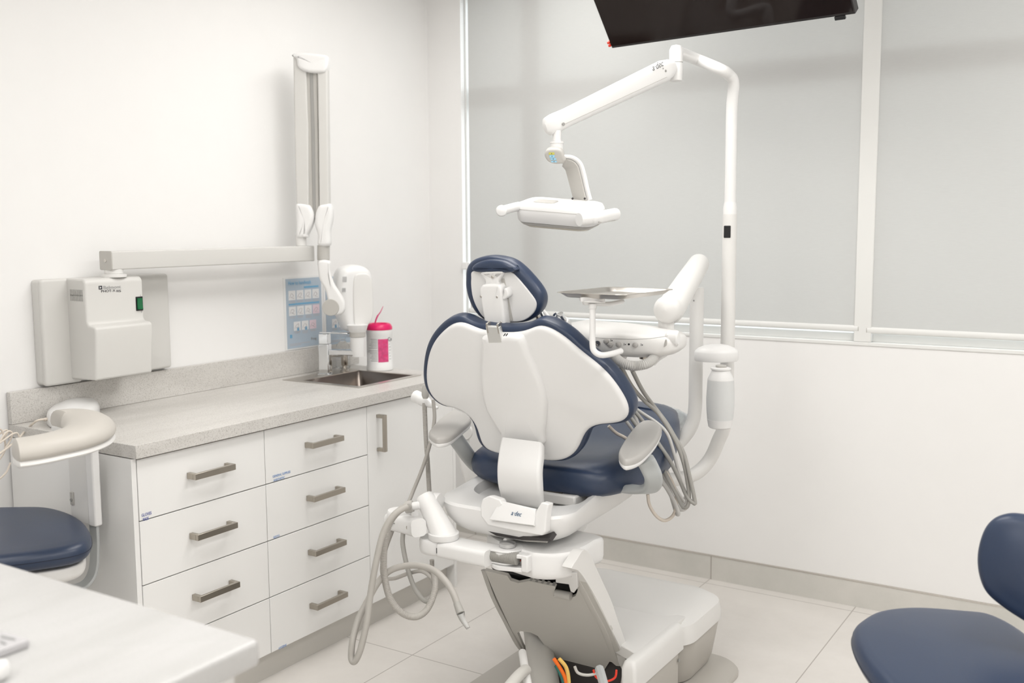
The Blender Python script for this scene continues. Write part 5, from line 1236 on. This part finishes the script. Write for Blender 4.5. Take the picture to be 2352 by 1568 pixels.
part('ceiling_flange', cyl(B(), V((mc.x, mc.y+.02, CEIL-.014)), V((mc.x, mc.y+.02, CEIL-.001)), .06), DARK, t)

# ================================================================ FOREGROUND DESK
DX, DY, DZ = -1.133, 1.061, .9
t = dk = thing('front_desk', 'pale quartz topped desk corner in the near left foreground, out of focus', 'desk', (-1.75, .5, 0))
part('desk_top', pad(B(), [V((p.x, p.y, DZ-.042)) for p in rrect(V((DX-.8, DY-.65, 0)), XA, YA, 1.6, 1.3, .012, 4)], UZ, .042, .008, n_smooth=0, rb=.008, rings=2), QUARTZ, t, label='thick pale quartz desk top')
part('desk_body', box(B(), DX-1.57, DX-.03, DY-1.27, DY-.03, .0, DZ-.0425), LAM, t)
q = at(38, 1475, Z=DZ)
t = thing('paper_pad', 'grey printed pad at the left edge of the foreground desk', 'pad', (q.x, q.y, DZ+.001))
cr = [at(x, y, Z=DZ+.013) for x, y in ((68, 1468), (10, 1448), (-40, 1462), (-60, 1515))]
part('pad', prism(B(), [V((p.x, p.y, DZ+.001)) for p in cr], UZ*.012), mat('pad_grey', (.52, .51, .52), .5), t, bevel=.002)
for (x0_, y0_, x1_, y1_) in ((2, 1458, 35, 1468), (0, 1470, 14, 1478)):
    part('printed_line', prism(B(), [at(x0_, y0_, Z=DZ+.0135), at(x1_, y1_-2, Z=DZ+.0135), at(x1_, y1_+2, Z=DZ+.0135), at(x0_, y0_+6, Z=DZ+.0135)], UZ*.0006), INKG, t)
q = at(-6, 1560, Z=DZ+.001)
solo('white_knob', lathe(B(), q, UZ, [(.010, 0), (.016, .006), (.018, .014), (.014, .024), (.0, .030)], 24), PLAS, 'small white rounded object at the bottom left corner on the desk', 'desk object')

# ================================================================ LEFT STOOL with C-shaped armrest
ZA = 1.0
t = thing('assistant_stool', 'navy assistant stool with a curved taupe armrest at the left end of the counter', 'stool', (-2.60, 1.55, 0))
arm = [(20, 1036), (22, 1020), (60, 1018), (100, 1012), (135, 1004), (158, 996), (163, 990), (148, 995), (128, 996), (113, 988), (109, 972), (114, 961), (135, 951), (172, 946), (205, 948), (238, 956), (258, 970), (267, 984), (264, 1000), (250, 1014), (215, 1030), (160, 1044), (100, 1056), (48, 1064), (25, 1056)]
mid = [at(x, y, Z=ZA) for x, y in ((32, 1042), (70, 1037), (120, 1027), (165, 1015), (198, 1000), (206, 984), (190, 972), (160, 969), (136, 972))]
Cm = cat(mid, 8); rings = []
for i, p in enumerate(Cm):
    d = (Cm[min(i+1, len(Cm)-1)]-Cm[max(i-1, 0)]).normalized(); x = d.cross(UZ).normalized(); u = i/(len(Cm)-1)
    w_ = .085*(1+.25*math.sin(math.pi*min(1, max(0, (u-.25)/.6)))) * (.55 if i in (0, len(Cm)-1) else .85 if i in (1, len(Cm)-2) else 1)
    h_ = .072*(.55 if i in (0, len(Cm)-1) else .85 if i in (1, len(Cm)-2) else 1)
    rings.append([p+x*(w_*math.copysign(abs(math.cos(a))**.8, math.cos(a)))*.62+UZ*((h_*.5)*math.sin(a) if math.sin(a) > 0 else h_*.28*math.sin(a)) for a in [2*math.pi*k/20 for k in range(20)]])
part('armrest', loft(B(), rings), BEIGE, t, label='thick curved taupe armrest pad')
rings2 = [[V((p.x, p.y, 0))+V((0, 0, 0)) for p in r] for r in rings]
rg2 = []
for i, r in enumerate(rings):
    c = sum(r, V((0, 0, 0)))/len(r); rg2.append([c+V(((p-c).x*.96, (p-c).y*.96, (p-c).z*.5))-UZ*.024 for p in r])
part('armrest_shell', loft(B(), rg2), PLASW, t, label='white shell under the armrest')
# upright housing under the armrest
uy = 1.765
u0 = at(160, 1100, Y=uy); u1 = at(210, 1100, Y=uy); u2 = at(229, 1100, Y=uy+.02)
zb3 = at(220, 1208, Y=uy).z
bm = box(B(), u0.x, u1.x, uy-.002, uy+.02, zb3, ZA-.03); uh = part('upright', bm, PLASW, t, bevel=.003, label='white upright housing')
bm = box(B(), u1.x-.02, u1.x+.012, uy-.004, uy+.022, zb3-.002, ZA-.03); part('upright_edge', bm, PLAS, t, bevel=.005)
q = at(166, 1144, Y=uy-.003); bm = box(B(), q.x-.008, q.x+.008, uy-.006, uy-.002, q.z-.020, q.z+.020); lt2 = part('latch', bm, GREYL, t, bevel=.002, label='grey latch')
part('latch_button', cyl(B(), V((q.x, uy-.006, q.z-.004)), V((q.x, uy-.0085, q.z-.004)), .005, 16), GREYM, lt2)
jb = [at(216, 1205, Y=uy+.012), at(218, 1260, Y=uy+.012), at(214, 1310, Y=uy+.005), at(196, 1340, Y=uy-.02), at(160, 1352, Y=uy-.05), at(120, 1356, Y=uy-.08)]
part('j_bar', flat_tube(B(), jb, .036, .010, side=XA, r=.3), ALU, t, label='grey metal J bar to the seat')
zs = .70
sc_ = at(60, 1225, Z=zs)
so = [at(x, y, Z=zs) for x, y in ((-150, 1170), (0, 1170), (60, 1163), (110, 1163), (150, 1170), (185, 1186), (207, 1208), (209, 1236), (180, 1262), (120, 1278), (0, 1296), (-150, 1315), (-240, 1240))]
so = [at(x, y, Z=zs) for x, y in ((-190, 1240), (-120, 1180), (-30, 1166), (50, 1163), (110, 1164), (155, 1174), (190, 1192), (208, 1216), (206, 1242), (170, 1258), (100, 1270), (20, 1280), (-60, 1288), (-150, 1280))]
part('seat', pad(B(), [p-UZ*.050 for p in so], UZ, .055, .026, n_smooth=5, rb=.028, rings=6, dome=.004), NAVY, t, label='navy seat cushion')
so2 = inset_pts(cat(so, 5, True), UZ, lambda p: .0, sum(so, V((0, 0, 0)))/len(so))
bm = B(); P_ = [p-UZ*.022 for p in inset_pts(so2, UZ, lambda p: -.0004, sum(so, V((0, 0, 0)))/len(so))]
tube(bm, P_+[P_[0]], .0008, 5, 1, False); part('seat_seam', bm, SEAM, t)
cs = sum(so, V((0, 0, 0)))/len(so)
rim = [V((cs.x+(p.x-cs.x)*.90, cs.y+(p.y-cs.y)*.90, zs-.10)) for p in so]
part('seat_pan', pad(B(), rim, UZ, .042, .006, n_smooth=5, rb=.02, rings=2), PLASW, t, label='cream ribbed seat pan')
bot_ = V((cs.x, cs.y, 0))
part('gas_column', lathe(B(), bot_+UZ*.10, UZ, [(.028, 0), (.028, .25), (.018, .26), (.018, .45)], 24), CHROME, t)
def star_base(t, c, R=.27, m=ALU):
    part('hub', lathe(B(), c+UZ*.075, UZ, [(.03, 0), (.04, .01), (.035, .05)], 24), m, t)
    for k in range(5):
        a = 2*math.pi*k/5+.3; d = V((math.cos(a), math.sin(a), 0))
        lg = part('base_leg', tube(B(), [c+d*.02+UZ*.10, c+d*R*.6+UZ*.085, c+d*R+UZ*.07], (.018, .012), 10), m, t)
        part('caster', cyl(B(), c+d*R+UZ*.028+V((-d.y, d.x, 0))*.014, c+d*R+UZ*.028-V((-d.y, d.x, 0))*.014, .027, 20), DARK, lg)
star_base(t, bot_, .20)
# ================================================================ RIGHT STOOL
zs = .56
t = thing('dentist_stool', 'slate navy stool with rounded backrest in the right foreground', 'stool', (-.3, 2.35, 0))
so = [at(x, y, Z=zs) for x, y in ((1957, 1440), (1975, 1418), (2010, 1400), (2060, 1392), (2120, 1391), (2200, 1397), (2270, 1405), (2330, 1430), (2390, 1475), (2440, 1540), (2450, 1620), (2380, 1690), (2260, 1700), (2150, 1660), (2060, 1595), (2000, 1535), (1965, 1480))]
seat = part('seat', pad(B(), [p-UZ*.055 for p in so], UZ, .060, .032, n_smooth=5, rb=.026, rings=6, dome=.010), NAVY, t, label='waterfall edged navy seat')
ctr = sum(so, V((0, 0, 0)))/len(so)
P_ = inset_pts(cat(so, 5, True), UZ, lambda p: -.0004, ctr); P_ = [p-UZ*.030 for p in P_]
bm = B(); tube(bm, P_+[P_[0]], .0009, 5, 1, False); part('seat_seam', bm, SEAM, t)
part('seat_pan', pad(B(), [V((ctr.x+(p.x-ctr.x)*.8, ctr.y+(p.y-ctr.y)*.8, zs-.08)) for p in so], UZ, .024, .004, n_smooth=4, rings=2), DARK, t)
nbk = (V((-.95, -.25, .18))).normalized()
pbk = dep(2352, 1310, 2.28)
nbk = (BACK*.75+RT*-.62+UZ*.15).normalized()
bo = [(2239, 1290), (2243, 1252), (2256, 1215), (2275, 1193), (2300, 1182), (2330, 1180), (2380, 1190), (2440, 1215), (2480, 1270), (2480, 1350), (2450, 1420), (2400, 1460), (2352, 1432), (2300, 1398), (2262, 1365), (2245, 1330)]
part('backrest', traced(B(), bo, pbk, nbk, .055, .026, 5, off=.0, dome=.012, rb=.022), NAVY, t, label='rounded navy backrest')
cc = hit(2400, 1400, pbk-nbk*.06, nbk)
part('back_bar', flat_tube(B(), [cc, V((cc.x+.03, cc.y+.03, cc.z-.12)), V((cc.x, cc.y, zs-.09)), V((ctr.x, ctr.y, zs-.09))], .04, .012, r=.3), ALU, t)
bot_ = V((ctr.x, ctr.y, 0))
part('gas_column', lathe(B(), bot_+UZ*.10, UZ, [(.028, 0), (.028, .2), (.018, .21), (.018, zs-.19)], 24), CHROME, t)
star_base(t, bot_)
